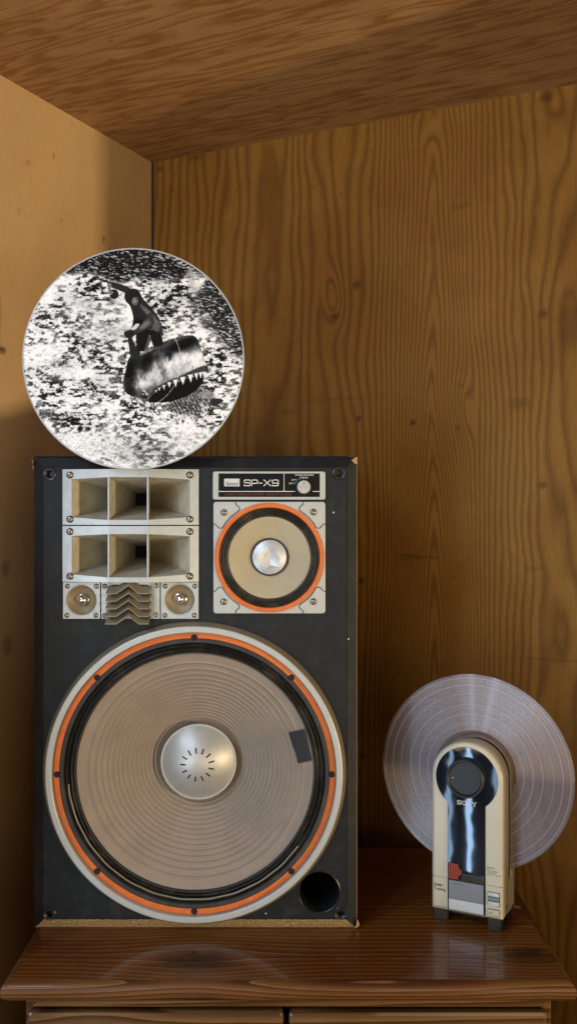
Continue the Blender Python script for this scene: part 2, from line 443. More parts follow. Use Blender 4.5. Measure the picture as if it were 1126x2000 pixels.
def ceil_field(u, v):
    s = u*1.9; t = v*1.55
    w = fbm(s*1.5+3+t*.8, t*5.5-s*.5, 5)
    ph = t*8 + 7.5*w + 2.6*fbm(s*2.6, t*28, 4) + 1.6*fbm(s*7, t*95+4, 3)
    lst = [(.95, .42, .006, .006, .85), (.88, .46, .007, .004, .6), (.26, .10, .06, .02, .35)]
    for k in range(40):
        lst.append((_rs.rand()*1.6, _rs.rand()*1.3, .004+.010*_rs.rand(), .002+.004*_rs.rand(), .3+.4*_rs.rand()))
    return ph, marks(s, t, lst)
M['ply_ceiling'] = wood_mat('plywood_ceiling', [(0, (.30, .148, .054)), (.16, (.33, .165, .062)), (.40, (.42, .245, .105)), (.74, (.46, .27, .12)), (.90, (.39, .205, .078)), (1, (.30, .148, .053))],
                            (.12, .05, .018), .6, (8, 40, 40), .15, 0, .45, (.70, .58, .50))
def cpos(u, v):
    s = u*1.9; t = v*1.55
    return CX + BD.x*s + LD.x*t, CY + BD.y*s + LD.y*t, ZC + 0*s
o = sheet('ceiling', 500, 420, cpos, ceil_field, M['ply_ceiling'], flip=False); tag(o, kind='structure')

# side panel of the closet on the right, out of view; its front edge cuts off the low window light
mb = MB(); s0 = 1.42; p0 = Vector((CX, CY)) + BD*s0
a = p0; b = p0 + LD*.50; n_ = BD*.019
mb.add([(p.x, p.y, z) for z in (ZF, ZC) for p in (a, b, b+n_, a+n_)], [(0,1,2,3),(4,5,6,7),(0,1,5,4),(1,2,6,5),(2,3,7,6),(3,0,4,7)])
o = mb.build('side_wall', M['ply_left']); set_field(o, lambda x, y, z: (x*5, x*0)); tag(o, kind='structure')
# unseen board added low on the left to darken the gap beside the loudspeaker
mb = MB(); mb.box(-.80, -.48, 1.20, 1.22, ZF, .09)
o = mb.build('shade_board', M['ply_left']); set_field(o, lambda x, y, z: (x*5, x*0)); tag(o, 'plain plywood board added left of the dresser to block light', 'board')
# dark seam in the corner
mb = MB(); mb.box(-.0013, .0013, -.0015, .002, ZF, ZC-.002)
o = mb.build('corner_seam', M['ink']); o.location = (CX+.002, CY-.006, 0); o.rotation_euler = (0, 0, R(-25.7)); tag(o, kind='structure')
M['floor'] = mat('floor_boards', (.10, .06, .03), .5, 0, .2, 6)
mb = MB(); mb.box(-4, 4, -4, 4, ZF-.05, ZF-.001); o = mb.build('floor', M['floor']); tag(o, kind='structure')

# ------------------------------------------------------------------ dresser
ZT = -.622
dr = tag(empty('dresser', (0, 1.54, ZF)), 'dark stained pine dresser with a glossy top holding the loudspeaker and record player', 'dresser')
stops_d = [(0, (.095, .028, .005)), (.16, (.12, .036, .006)), (.5, (.18, .058, .010)), (.82, (.205, .070, .013)), (.95, (.40, .18, .05)), (1, (.11, .032, .006))]
M['pine_edge'] = wood_mat('varnished_pine_edge', [(0, (.06, .021, .005)), (.16, (.08, .028, .007)), (.5, (.14, .056, .014)), (.85, (.165, .070, .019)), (.95, (.26, .125, .04)), (1, (.07, .023, .006))], (.020, .008, .003), .45, (3, 60, 60), .06, .12, .3, (.75, .62, .5), sv=.2, spec=.18)
M['pine_top'] = wood_mat('varnished_pine', stops_d, (.020, .008, .003), .32, (3, 60, 60), .03, .34, .35, (.78, .60, .45), sv=.2, spec=.18)
M['pine_front'] = wood_mat('varnished_pine_front', [(0, (.06, .026, .009)), (.2, (.085, .038, .012)), (.6, (.16, .083, .030)), (.9, (.20, .105, .04)), (1, (.07, .03, .010))],
                           (.025, .010, .004), .33, (3, 60, 60), .08, .35, .3, (.75, .62, .5), sv=.2)
def dfield(x, y, z, k=1.0):
    xx = x; yy = y - z
    w = fbm(xx*1.6+4, yy*9, 4)
    kn = [(-.125, -.185, .055, .030), (.335, -.175, .040, .022), (.02, .10, .03, .012)]
    ye = yy
    for (a, b, ra, rb) in kn:
        d = ((xx-a)/ra/1.9)**2 + ((yy-(b+.0))/rb/1.9)**2
        ye = ye - (yy-b)*np.exp(-d)*.9
    ph = ye*78*k + 5.5*fbm(xx*.9+4, yy*6, 3) + .35*fbm(xx*5, yy*60, 2)
    mk = np.zeros_like(xx)
    for (a, b, ra, rb) in kn[:2]:
        d = ((xx-a)/ra/1.2)**2 + ((yy-b)/rb/1.3)**2; mk = np.maximum(mk, .80*np.exp(-d*d)*(.4+1.1*fbm(xx*40, yy*80, 3)))
    return ph, np.clip(mk, 0, 1)
# top slab, local origin at (0, 1.54, ZF): upper surface z = .728
H = ZT - ZF; XH = .3795; YF = 1.283-1.54; YB = 1.80-1.54; RB = .0115
prof = []   # outward offset, height: bullnose under a soft shoulder
for k in range(7): t = k/6*PI/2; prof.append((-.0115 + .0115*math.sin(t), H - .011 + .011*math.cos(t)))
prof += [(.0003, H-.014), (0, H-.018), (-.002, H-.0225), (-.006, H-.0255), (-.012, H-.0265)]
def ring(off, z, n=60):
    x0, x1, y0, y1 = -XH-off, XH+off, YF-off, YB
    return [(x0, y1, z), (x0, y0, z), (x1, y0, z), (x1, y1, z)]
mb = MB(); rings = [ring(o_, z_) for o_, z_ in prof]
vs = []; nseg = 90
def densify(r):
    out = []
    for i in range(3):
        a = Vector(r[i]); b = Vector(r[i+1]); m_ = nseg
        for k in range(m_): out.append(tuple(a.lerp(b, k/m_)))
    out.append(r[3]); return out
rr = [densify(r) for r in rings]; n = len(rr[0])
vs = [p for r in rr for p in r]
mb.add(vs, [(k*n+i, k*n+i+1, (k+1)*n+i+1, (k+1)*n+i) for k in range(len(rr)-1) for i in range(n-1)])
mb.add([rings[-1][i] for i in range(4)], [(0, 1, 2, 3)])
mb.add([rings[0][0], rings[0][3], rings[-1][3], rings[-1][0]], [(0, 1, 2, 3)])
o = mb.build('front_moulding', M['pine_edge'], dr, .9); set_field(o, lambda x, y, z: dfield(x, y, (z-H)*2.2, .8))
def tpos(u, v): 
    return -XH+.0115 + u*2*(XH-.0115), YF+.0115 + v*(YB-YF-.0115), H + 0*u
sheet('top', 300, 220, tpos, lambda u, v: dfield(*tpos(u, v)[:2], 0*u), M['pine_top'], dr)
BH = .356; BF = 1.318-1.54
def densebox(name, x0, x1, y0, y1, z0, z1, m, par, k=.8, bev=.0015, off=0):
    mb = MB(); mb.box(x0, x1, y0, y1, z0, z1); me_o = mb.build(name, m, par, None, bev)
    bm = bmesh.new(); bm.from_mesh(me_o.data)
    for it in range(6):
        es = [e for e in bm.edges if e.calc_length() > .02]
        if not es: break
        bmesh.ops.subdivide_edges(bm, edges=es, cuts=1, use_grid_fill=True)
    bm.to_mesh(me_o.data); bm.free()
    set_field(me_o, lambda x, y, z: dfield(x + off, y*0 + off, z*1.2, k)); return me_o
densebox('frieze', -BH+.016, BH-.016, BF-.011, BF+.01, H-.0415, H-.0267, M['pine_front'], dr, .8, .001, .3)
densebox('frieze_shelf', -BH+.012, BH-.012, BF-.005, BF+.01, H-.0460, H-.0418, M['pine_front'], dr, .8, .001, .1)
densebox('side_panel', -BH, -BH+.0155, BF+.003, YB-.01, .0, H-.0268, M['pine_front'], dr)
densebox('side_panel', BH-.0155, BH, BF+.003, YB-.01, .0, H-.0268, M['pine_front'], dr, off=.2)
densebox('back_panel', -BH+.016, BH-.016, YB-.02, YB-.012, .02, H-.028, M['pine_front'], dr)
densebox('base_rail', -BH+.016, BH-.016, BF+.004, BF+.03, .0, .07, M['pine_front'], dr)
for (x0, x1, sx) in ((-.349, -.0065, -1), (.0005, .346, 1)):
    dn = bpy.data.objects.new('door', None); C.objects.link(dn); dn.parent = dr; dn.empty_display_size = .02
    z0, z1 = .075, H-.0475
    yf = BF-.016; w = .055
    densebox('stile', x0, x0+w, yf, BF+.002, z0, z1-.0402, M['pine_front'], dn, .8, .005, .4)
    densebox('stile', x1-w, x1, yf, BF+.002, z0, z1-.0402, M['pine_front'], dn, .8, .005, .5)
    densebox('rail', x0, x1, yf, BF+.002, z1-.04, z1, M['pine_front'], dn, .8, .005, .6)
    densebox('rail', x0+w+.0002, x1-w-.0002, yf+.0005, BF+.002, z0, z0+.05, M['pine_front'], dn, .8, .005, .7)
    densebox('raised_panel', x0+w-.003, x1-w+.003, yf+.006, BF+.001, z0+.045, z1-.041, M['pine_front'], dn, .8, .004, .8)
    mb = MB(); mb.lathe([(.0, .030), (.010, .029), (.014, .022), (.010, .014), (.006, .008), (.008, 0)], (x1-.027 if sx < 0 else x0+.027, yf+.002, .42), 24)
    mb.build('knob', M['brass'], dn, .9)

# ------------------------------------------------------------------ loudspeaker
SP = tag(empty('loudspeaker', (-.139, 1.449, ZT)), 'large black loudspeaker with orange-ringed drivers and silver horns on the dresser', 'loudspeaker')
def X(px): return ((px-65)/1.311 - 241)/1000
def Z(py): return (1815.5-py)/1.311/1000
L = lambda px: px/1311.0        # a length on the front, in metres
x0, x1, zt = X(65), X(697), Z(893)
BV = .0145
DEP = .318
# cabinet: carcass + bevel on three sides
mb = MB()
mb.box(x0, x0+.015, .0075, DEP, 0.0005, zt); mb.box(x1-.015, x1, .0075, DEP, 0.0005, zt)
mb.box(x0+.0151, x1-.0151, .0075, DEP, .0005, .0155); mb.box(x0+.0151, x1-.0151, .0075, DEP, zt-.015, zt); mb.box(x0+.0151, x1-.0151, DEP-.015, DEP, .016, zt-.016)
mb.add([(x0,.0075,0), (x0,.0075,zt), (x0+BV,0,zt-BV), (x0+BV,0,BV)], [(0,1,2,3)])
mb.add([(x1,.0075,0), (x1,.0075,zt), (x1-BV,0,zt-BV), (x1-BV,0,BV)], [(0,1,2,3)])
mb.add([(x0,.0075,zt), (x1,.0075,zt), (x1-BV,0,zt-BV), (x0+BV,0,zt-BV)], [(0,1,2,3)])
for (xa, xb) in ((x0+BV, x0+BV+.0004), (x1-BV-.0004, x1-BV)): mb.box(xa, xb, 0, .004, BV, zt-BV)
mb.build('cabinet', M['vinyl'], SP)
# bare particle board along the bottom edge, vinyl torn off
mb = MB(); NN = 120
for i in range(NN):
    for j in range(5):
        pass
vs = []
for j in range(6):
    t = j/5
    for i in range(NN+1):
        xa = x0 + .0012 + (BV+.0005)*t; xb = x1 - .0012 - (BV+.0005)*t
        x = xa + (xb-xa)*i/NN
        nz = random.uniform(-.0006, .0006)
        vs.append((x, .0072-.0075*t + nz*(0 < j < 5)*.6, .0004 + (BV+.0003)*t + (nz*.8 if 0 < j < 5 else (random.uniform(-.0003, .0005) if j == 5 else 0))))
mb.add(vs, [(j*(NN+1)+i, j*(NN+1)+i+1, (j+1)*(NN+1)+i+1, (j+1)*(NN+1)+i) for j in range(5) for i in range(NN)])
mb.add([(x0+.001,.0072,.0004),(x1-.001,.0072,.0004),(x1-.001,.02,.0002),(x0+.001,.02,.0002)], [(0,1,2,3)])
mb.build('bare_bottom_edge', M['chip'], SP)
wx, wz = X(380.5), Z(1508.5)
# baffle with openings for horns, midrange, woofer, port, sockets
socks = [(97.5, 926), (661, 925), (97.5, 1785), (665, 1783)]
px_, pz_ = X(623), Z(1742)
loops = [[(x0+BV+.0006, BV+.0006), (x1-BV-.0006, BV+.0006), (x1-BV-.0006, zt-BV-.0006), (x0+BV+.0006, zt-BV-.0006)],
         [(X(128), Z(1130)), (X(384), Z(1130)), (X(384), Z(922)), (X(128), Z(922))],
         circ(X(526), Z(1089), L(104)), circ(wx, wz, .2245, 128), circ(px_, pz_, L(40.5))]
for s in socks: loops.append(circ(X(s[0]), Z(s[1]), L(6.8), 24))
for c_ in ((161, 1172), (255, 1172), (352, 1170)): loops.append(circ(X(c_[0]), Z(c_[1]), L(31), 40))
# the port runs under the woofer ring edge: keep loops apart
d_ = math.hypot(px_-wx, pz_-wz); 
loops[3] = circ(wx, wz, min(.2245, d_-L(40.5)-.0012, .2175), 128)
plate('baffle', loops, .0008, .018, M['vinyl'], SP, .0003, 1)
# port tube
mb = MB(); r = L(40)
mb.lathe([(r+.0015, .0002), (r+.0002, .0010), (r-.0006, .0004), (r-.0010, -.010), (r-.0014, -.16)], (px_, 0, pz_), 64)
mb.lathe([(r-.0014, -.16), (0.0001, -.16)], (px_, 0, pz_), 64)
mb.build('port_tube', M['black'], SP, .8)
# grille sockets
sock_me = None
for s in socks:
    if sock_me is None:
        mb = MB(); mb.lathe([(L(13), -.0003), (L(13), .0008), (L(12), .0014), (L(10.6), .0012), (L(9.6), .0004), (L(8.4), .0004), (L(7.4), .0012), (L(6.4), .0006), (L(6.0), -.012), (.0002, -.012)], (0, 0, 0), 40)
        o = mb.build('grille_socket', M['black'], SP, .8); sock_me = o.data
    else:
        o = link_mesh('grille_socket', sock_me, None, SP)
    o.location = (X(s[0]), 0, Z(s[1]))
# screws (head with a cross recess), shared mesh
def make_screw(r):
    mb = MB(); mb.lathe([(r*1.02, 0), (r*1.02, r*.18), (r*.93, r*.34), (r*.6, r*.5), (r*.34, r*.54), (.00001, r*.55)], (0, 0, 0), 24)
    me_o = mb.build('screw', [M['screw'], M['blackmatte']], None, .9)
    me = me_o.data; bpy.data.objects.remove(me_o)
    bm = bmesh.new(); bm.from_mesh(me)
    for (w, h) in ((r*.62, r*.13), (r*.13, r*.62)):
        y = -r*.57
        vs = [bm.verts.new(p) for p in ((-w, y, -h), (w, y, -h), (w, y, h), (-w, y, h))]
        f = bm.faces.new(vs); f.material_index = 1
        y2 = -r*.40
        ws = [bm.verts.new((v.co.x, y2, v.co.z)) for v in vs]
        for i in range(4):
            f = bm.faces.new((vs[i], vs[(i+1) % 4], ws[(i+1) % 4], ws[i])); f.material_index = 1
    # dark seat round the head
    m = 24; a = [bm.verts.new((r*1.32*math.cos(2*PI*i/m), -.00015, r*1.32*math.sin(2*PI*i/m))) for i in range(m)]
    b = [bm.verts.new((r*1.0*math.cos(2*PI*i/m), -.0002, r*1.0*math.sin(2*PI*i/m))) for i in range(m)]
    for i in range(m):
        f = bm.faces.new((a[i], a[(i+1) % m], b[(i+1) % m], b[i])); f.material_index = 1
    bm.to_mesh(me); bm.free(); return me
SCR = {6: make_screw(L(5.2)), 4: make_screw(L(3.7)), 7: make_screw(L(5.2))}
def screw(px, py, size, y, par):
    o = link_mesh('screw', SCR[size], None, par); o.location = (X(px), y, Z(py)); o.rotation_euler = (0, random.uniform(0, 3), 0)
    return o

# ---- horns
def horn(py0, py1, idx):
    h = bpy.data.objects.new('horn', None); C.objects.link(h); h.parent = SP; h.empty_display_size = .02
    XS = [123.5, 142, 214.6, 217.4, 290.2, 293, 371.5, 388.5]
    def w(px):
        if px <= 142: return .0025
        if px >= 371.5: return .0025
        if px < 214.6: return .0025 + (.0155-.0025)*(px-142)/(72.6)
        if px > 293: return .0025 + (.0155-.0025)*(371.5-px)/(78.5)
        return .0155
    def w2(px): return .0025 + .013*min(1, max(0, (px-123.5)/91)) if px < 255 else .0025 + .013*min(1, max(0, (388.5-px)/95.5))
    oy0, oy1 = py0+15.5, py1-10.5      # opening at the middle
    def oy(px, top):
        k = 1-min(1, abs(px-253.8)/115) ** 1
        e = 1 if abs(px-253.8) < 41 else 1-(abs(px-253.8)-41)/72
        return (py0+19.5-4.0*e) if top else (py1-9.5-(-4.0*e) - 4.0) if False else (py0+19.5-4*e if top else py1-14.5+5.0*e)
    g = MB(); fr = [(X(p), -w2(p)) for p in XS]
    for i in range(7):
        a, b = XS[i], XS[i+1]; ya, yb = -w2(a), -w2(b)
        pts = [py0, None, None, py1]
        if i in (0, 2, 4, 6):    # full-height strips (flanges and vertical bars)
            ta, tb, ba, bb = oy(max(a, 142), 1), oy(min(b, 371.5), 1), oy(max(a, 142), 0), oy(min(b, 371.5), 0)
            g.quad((X(a), ya, Z(py0)), (X(b), yb, Z(py0)), (X(b), yb, Z(py1)), (X(a), ya, Z(py1)))
        else:
            ta, tb, ba, bb = oy(a, 1), oy(b, 1), oy(a, 0), oy(b, 0)
            g.quad((X(a), ya, Z(py0)), (X(b), yb, Z(py0)), (X(b), yb, Z(tb)), (X(a), ya, Z(ta)))
            g.quad((X(a), ya, Z(ba)), (X(b), yb, Z(bb)), (X(b), yb, Z(py1)), (X(a), ya, Z(py1)))
        g.quad((X(a), ya, Z(py0)), (X(b), yb, Z(py0)), (X(b), .0005, Z(py0)), (X(a), .0005, Z(py0)))
        g.quad((X(a), ya, Z(py1)), (X(b), yb, Z(py1)), (X(b), .0005, Z(py1)), (X(a), .0005, Z(py1)))
    for p in (XS[0], XS[-1]): g.quad((X(p), -w2(p), Z(py0)), (X(p), -w2(p), Z(py1)), (X(p), .0005, Z(py1)), (X(p), .0005, Z(py0)))
    g.build('faceplate', M['horn'], h, None, 0)
    # flared channels: mouth -> throat through one intermediate section
    dep = .115
    zc = Z((oy0+oy1)/2)
    lines_m = [142, 214.6, 217.4, 290.2, 293, 371.5]
    thr = [X(226), X(241), X(241.5), X(269.5), X(270), X(271.5)]
    def pt(i, k, top):    # k: 0 mouth .. 1 throat
        xm = X(lines_m[i]); ym = -w2(lines_m[i]); zm = Z(oy(lines_m[i], top))
        hz = .0095 if top else -.0095
        kk = k
        x = xm + (thr[i]-xm)*(kk**1.25)
        y = ym + (dep-ym)*k
        z = zm + (zc+hz-zm)*(kk**.9)
        return (x, y, z)
    ks = [0, .05, .15, .3, .45, .6, .75, .9, 1]
    c = MB()
    for (i, j) in ((0, 1), (2, 3), (4, 5)):
        for a, b in zip(ks[:-1], ks[1:]):
            for top in (0, 1): c.quad(pt(i, a, top), pt(j, a, top), pt(j, b, top), pt(i, b, top))
            for q in (i, j): c.quad(pt(q, a, 0), pt(q, a, 1), pt(q, b, 1), pt(q, b, 0))
    c.build('flared_channels', M['horn_in'], h, None, 0)
    t = MB(); t.quad(pt(0, 1, 0), pt(5, 1, 0), pt(5, 1, 1), pt(0, 1, 1)); t.build('throat', M['blackmatte'], h)
    # raised lip just inside the outer ends
    for (xa, xb, sg) in ((142.2, 151.5, 1), (362.5, 371.3, -1)):
        lo = xa if sg > 0 else xb; li = xb if sg > 0 else xa
        za, zb = Z(oy(142, 1))-.0002, Z(oy(142, 0))+.0002
        lp = MB(); lp.add([(X(lo), -.0040, za), (X(li), .0085, za-.001), (X(li), .0085, zb+.001), (X(lo), -.0040, zb)], [(0, 1, 2, 3)])
        lp.build('mouth_lip', M['horn_in'], h)
    for (sx, sy) in ((139, py0+11), (371.5, py0+11), (139, py1-11), (371.5, py1-11)):
        screw(sx, sy, 6, -.0056, h)
    return h
horn(917, 1025, 0); horn(1027.2, 1136, 1)

# ---- small tweeters
def tweeter(xa, xb, cx, cy, ya=1137, yb=1208.5):
    t = bpy.data.objects.new('tweeter', None); C.objects.link(t); t.parent = SP; t.empty_display_size = .02
    plate('faceplate', [rrect(X(xa), X(xb), Z(yb), Z(ya), .0008, 3), circ(X(cx), Z(cy), L(29.5))], -.0022, .0035, M['silver'], t, .0006)
    mb = MB(); c = (X(cx), 0, Z(cy)); r = L(30)
    mb.lathe([(r+.0012, .0022), (r+.0008, .0030), (r-.0004, .0028), (r-.0012, .001), (r-.0018, -.0012)], c, 64); mb.build('bezel', M['horn'], t, .9)
    mb = MB(); mb.lathe([(r, -.0010), (r*.97, -.0018), (r*.7, -.0042), (r*.4, -.0075), (r*.26, -.010), (.0001, -.011)], c, 64); mb.build('dish', M['dish'], t, .9)
    mb = MB(); rb = L(9.8); mb.lathe([(rb*1.22, -.0085), (rb*1.22, -.0055), (rb*1.05, -.0048), (rb*1.0, -.006)], c, 40)
    mb.lathe([(rb*math.cos(a), -.0055+rb*1.15*math.sin(a)) for a in np.linspace(0, PI/2*.995, 12)], c, 40); mb.build('dome', M['chrome'], t, .9)
    for (sx, sy) in ((xa+9, ya+7.5), (xb-7, ya+7.5), (xa+8, yb-7), (xb-8, yb-7)): screw(sx, sy, 4, -.0022, t)
    mb = MB(); mb.box(X(xa+2), X(xb-2), -.00235, -.0021, Z(yb-2.5)-.0001, Z(yb-2.5)+.0001); mb.build('edge_line', M['screw'], t)
tweeter(124, 196.5, 161, 1172); tweeter(314.5, 388, 352, 1170.5)
# ---- lens tweeter with five bent vanes
t = bpy.data.objects.new('lens_tweeter', None); C.objects.link(t); t.parent = SP; t.empty_display_size = .02
plate('faceplate', [rrect(X(198.5), X(312.5), Z(1208.5), Z(1137), .0008, 3), rrect(X(218), X(290), Z(1203), Z(1142), .001, 3)], -.0022, .0035, M['silver'], t, .0006)
for p in (212.5, 216.5, 294, 298, 302):
    mb = MB(); mb.box(X(p), X(p+1.3), -.0034, -.0020, Z(1207), Z(1138.5)); mb.build('rib', M['silver'], t)
mb = MB(); c = (X(256), .002, Z(1172)); r = L(28)
mb.lathe([(r, -.0005), (r*.7, -.004), (r*.3, -.008), (.0001, -.010)], c, 40); mb.build('dish', M['dish'], t, .9)
mb = MB(); rb = L(9.8); mb.lathe([(rb*math.cos(a), -.004+rb*1.15*math.sin(a)) for a in np.linspace(0, PI/2*.995, 12)], c, 40); mb.build('dome', M['chrome'], t, .9)
for k in range(5):
    yv = 1156.5 + 14.6*k
    prof = [(212-k*.4, 0), (232, 0), (256, 15.5), (275.5, 0), (296-k*.3, 0)]
    mb = MB(); th = .0011; fy, by = -.021, -.0026; drop = L(13.0)
    top = []; 
    for (p, up) in prof: top.append((X(p) if True else 0, Z(yv) + L(up)))
    vs = []
    for (x, z) in top:
        vs += [(x, fy, z), (x, by, z + drop), (x, by, z + drop - th), (x, fy, z - th)]
    fs = []
    for i in range(4):
        for q in range(4): fs.append((i*4+q, i*4+(q+1) % 4, (i+1)*4+(q+1) % 4, (i+1)*4+q))
    fs += [(0, 1, 2, 3), (16, 17, 18, 19)]
    mb.add(vs, fs); mb.build('vane', M['vane'], t)
for (sx, sy) in ((205.5, 1144.5), (306, 1143.5), (205, 1202), (305, 1200.5)): screw(sx, sy, 4, -.0022, t)

# ---- midrange
t = bpy.data.objects.new('midrange_driver', None); C.objects.link(t); t.parent = SP; t.empty_display_size = .02
mx, mz = X(526), Z(1089)
plate('faceplate', [rrect(X(417), X(635), Z(1198), Z(980), L(6)), circ(mx, mz, L(100), 96)], -.0030, .004, M['silver'], t, .0009)
mb = MB(); mb.lathe([(L(106.6), .0028), (L(106.6), .0052), (L(105.4), .0058), (L(99.4), .0056), (L(98), .0050), (L(97), -.001)], (mx, 0, mz), 120); mb.build('gasket', M['orange'], t, .7)
mb = MB(); P = []
rs_ = np.linspace(97.2, 80, 36)
for rr_ in rs_:
    q = (97.2-rr_)/17.2; P.append((L(rr_), .0022 + .0016*math.sin(q*2*PI*3.0 - 1.2)*(.4+.6*math.sin(q*PI)) - .002*q))
mb.lathe(P, (mx, 0, mz), 120); mb.build('surround', M['surround'], t, 2)
mb = MB(); P = []
for i in range(30):
    q = i/29; rr_ = 82 - (82-34)*q; P.append((L(rr_), -.0008 - .0175*q**1.12))
mb.lathe(P, (mx, 0, mz), 120); mb.build('cone', M['mid_cone'], t, 2)
mb = MB(); mb.lathe([(L(37.5), -.0175), (L(37), -.0135), (L(35.5), -.0125), (L(34.3), -.0135), (L(34), -.017)], (mx, 0, mz), 96); mb.build('voice_coil_ring', M['black'], t, .9)
# dented cap
bm = bmesh.new(); r0 = L(34.3); n = 48
def capz(r): return -.0150 + .0052*(1-(r/r0)**2)
rings_ = []
for rr_ in (r0, r0*.94, r0*.88):
    rings_.append([bm.verts.new((mx + rr_*math.cos(2*PI*i/n), -capz(rr_), mz + rr_*math.sin(2*PI*i/n))) for i in range(n)])
for a, b in zip(rings_[:-1], rings_[1:]):
    for i in range(n): bm.faces.new((a[i], a[(i+1) % n], b[(i+1) % n], b[i]))
def K(px, py, w): return bm.verts.new((mx + L(px-526), -w, mz - L(py-1087)))
apex = K(524, 1063, -.0110); lft = K(499, 1087, -.0120); rgt = K(546, 1088, -.0105); rb_ = K(545, 1107, -.0130); lb = K(516, 1111, -.0118); cen = K(527, 1085, -.0175); c2 = K(528, 1103, -.0160); c3_ = K(512, 1092, -.0135)
poly = [apex, rgt, rb_, lb, lft]
for tri in ((apex, rgt, cen), (rgt, rb_, cen), (rb_, c2, cen), (rb_, lb, c2), (lb, c3_, c2), (c2, c3_, cen), (lb, lft, c3_), (lft, apex, c3_), (apex, cen, c3_)): bm.faces.new(tri)
inner = rings_[-1]
def ang(v): return math.atan2(v.co.z-mz, v.co.x-mx) % (2*PI)
pa = sorted([(ang(v), v) for v in poly], key=lambda q: q[0]); 
# connect ring to polygon by fan
def near(a): 
    best = None
    for k, (t0, v) in enumerate(pa):
        d = abs((a-t0+PI) % (2*PI)-PI)
        if best is None or d < best[0]: best = (d, k)
    return best[1]
own = [near(2*PI*i/n) for i in range(n)]
for i in range(n):
    j = (i+1) % n; bm.faces.new((inner[i], inner[j], pa[own[i]][1]))
    if own[i] != own[j]: bm.faces.new((inner[j], pa[own[j]][1], pa[own[i]][1]))
bmesh.ops.recalc_face_normals(bm, faces=bm.faces)
me = bpy.data.meshes.new('dented_cap'); bm.to_mesh(me); bm.free(); o = link_mesh('dented_cap', me, M['foil'], t, .35); o['label'] = 'crumpled silver dust cap'
for (sx, sy) in ((438, 1001), (611.5, 1000), (437, 1175), (611.5, 1174.5)):
    screw(sx, sy, 7, -.0034, t)
    mb = MB(); mb.lathe([(L(8.3), .003), (L(8.3), .0036), (L(7.2), .0038), (L(5.4), .0032)], (X(sx), 0, Z(sy)), 32); mb.build('screw_seat', M['silver'], t, .9)
# pressed corner pads
for (sx, sy) in ((1, 1), (-1, 1), (1, -1), (-1, -1)):
    pts = [(526-109*sx, 1089-66*sy), (526-105*sx, 1089-65*sy), (526-98*sx, 1089-57*sy), (526-91*sx, 1089-58*sy), (526-85.5*sx, 1089-68*sy), (526-76*sx, 1089-79*sy), (526-67*sx, 1089-86*sy), (526-58.5*sx, 1089-92*sy), (526-58*sx, 1089-98*sy), (526-66*sx, 1089-104*sy), (526-65.5*sx, 1089-108.5*sy)]
    pl = rounded([(X(a), Z(b)) for a, b in pts], .003, 4)
    mb = MB(); ribbon(mb, pl, .0013, -.0030, .0006); mb.build('pressed_line', M['foot'], t)

# ---- nameplate
t = bpy.data.objects.new('nameplate', None); C.objects.link(t); t.parent = SP; t.empty_display_size = .02
plate('frame', [rrect(X(416), X(635), Z(976), Z(921), L(4)), rrect(X(427), X(624), Z(970.5), Z(925), .0004, 2)], -.0030, .0035, M['silver'], t, .0006)
mb = MB(); mb.box(X(426.5), X(624.5), -.0016, .0005, Z(971), Z(924.5)); mb.build('black_inlay', M['nameblack'], t)
mb = MB(); mb.box(X(427.2), X(576), -.0018, -.00165, Z(960.6), Z(959.4)); mb.box(X(610), X(623.8), -.0018, -.00165, Z(960.6), Z(959.4)); mb.box(X(554), X(555), -.0018, -.00165, Z(959.3), Z(925.2)); mb.build('white_line', M['white'], t)
mb = MB(); mb.box(X(438), X(468), -.0024, -.0016, Z(950), Z(935)); mb.build('logo_plate', M['lightp'], t, None, .0002)
text('lettering', 'Sansui', X(440.5), X(466), Z(948.2), Z(941), -.00245, M['ink'], t, .35, .0001, .012)
glyphs = {'S': [[(1, .78), (1, 1), (0, 1), (0, .52), (1, .52), (1, 0), (0, 0), (0, .24)]], 'P': [[(0, -.05), (0, 1), (1, 1), (1, .40), (.04, .40)]],
          '-': [[(0, .46), (1, .46)]], 'X': [[(0, -.05), (1, 1.05)], [(0, 1.05), (1, -.05)]], '9': [[(1, .44), (0, .44), (0, 1), (1, 1), (1, 0), (0, 0), (0, .20)]]}
mb = MB(); px = 477
for ch, wd_ in (('S', 11.5), ('P', 11.5), ('-', 7.0), ('X', 14), ('9', 11.5)):
    for st in glyphs[ch]:
        pts = [(X(px + a*wd_), Z(948.8 - b*11.2)) for a, b in st]
        ribbon(mb, rounded(pts, .0020, 5), .00118, -.00165, .00025)
    px += wd_ + (3.0 if ch not in 'P-' else 2.4)
mb.build('lettering', M['white'], t)
text('lettering', '3-WAY 6-SPEAKER SYSTEM  MADE BY SANSUI', X(440), X(568), Z(968), Z(963.6), -.00165, M['red'], t)
text('lettering', 'SOUND BALANCE', X(576), X(612), Z(929.4), Z(926.2), -.00165, M['white'], t)
text('lettering', 'NORMAL', X(585), X(602), Z(934.4), Z(931.4), -.00165, M['white'], t)
text('lettering', 'SOFT-1', X(569), X(581), Z(938.8), Z(935.8), -.00165, M['white'], t)
text('lettering', 'SOFT-2', X(563.5), X(576), Z(945.6), Z(942.6), -.00165, M['white'], t)
mb = MB()
for a in (95, 118, 145): 
    ca, sa = math.cos(R(a)), math.sin(R(a)); cx, cz = X(593), Z(951.5)
    ribbon(mb, [(cx+L(16.2)*ca, cz+L(16.2)*sa), (cx+L(18.6)*ca, cz+L(18.6)*sa)], .0006, -.00165, .0002)
mb.build('dial_mark', M['white'], t)
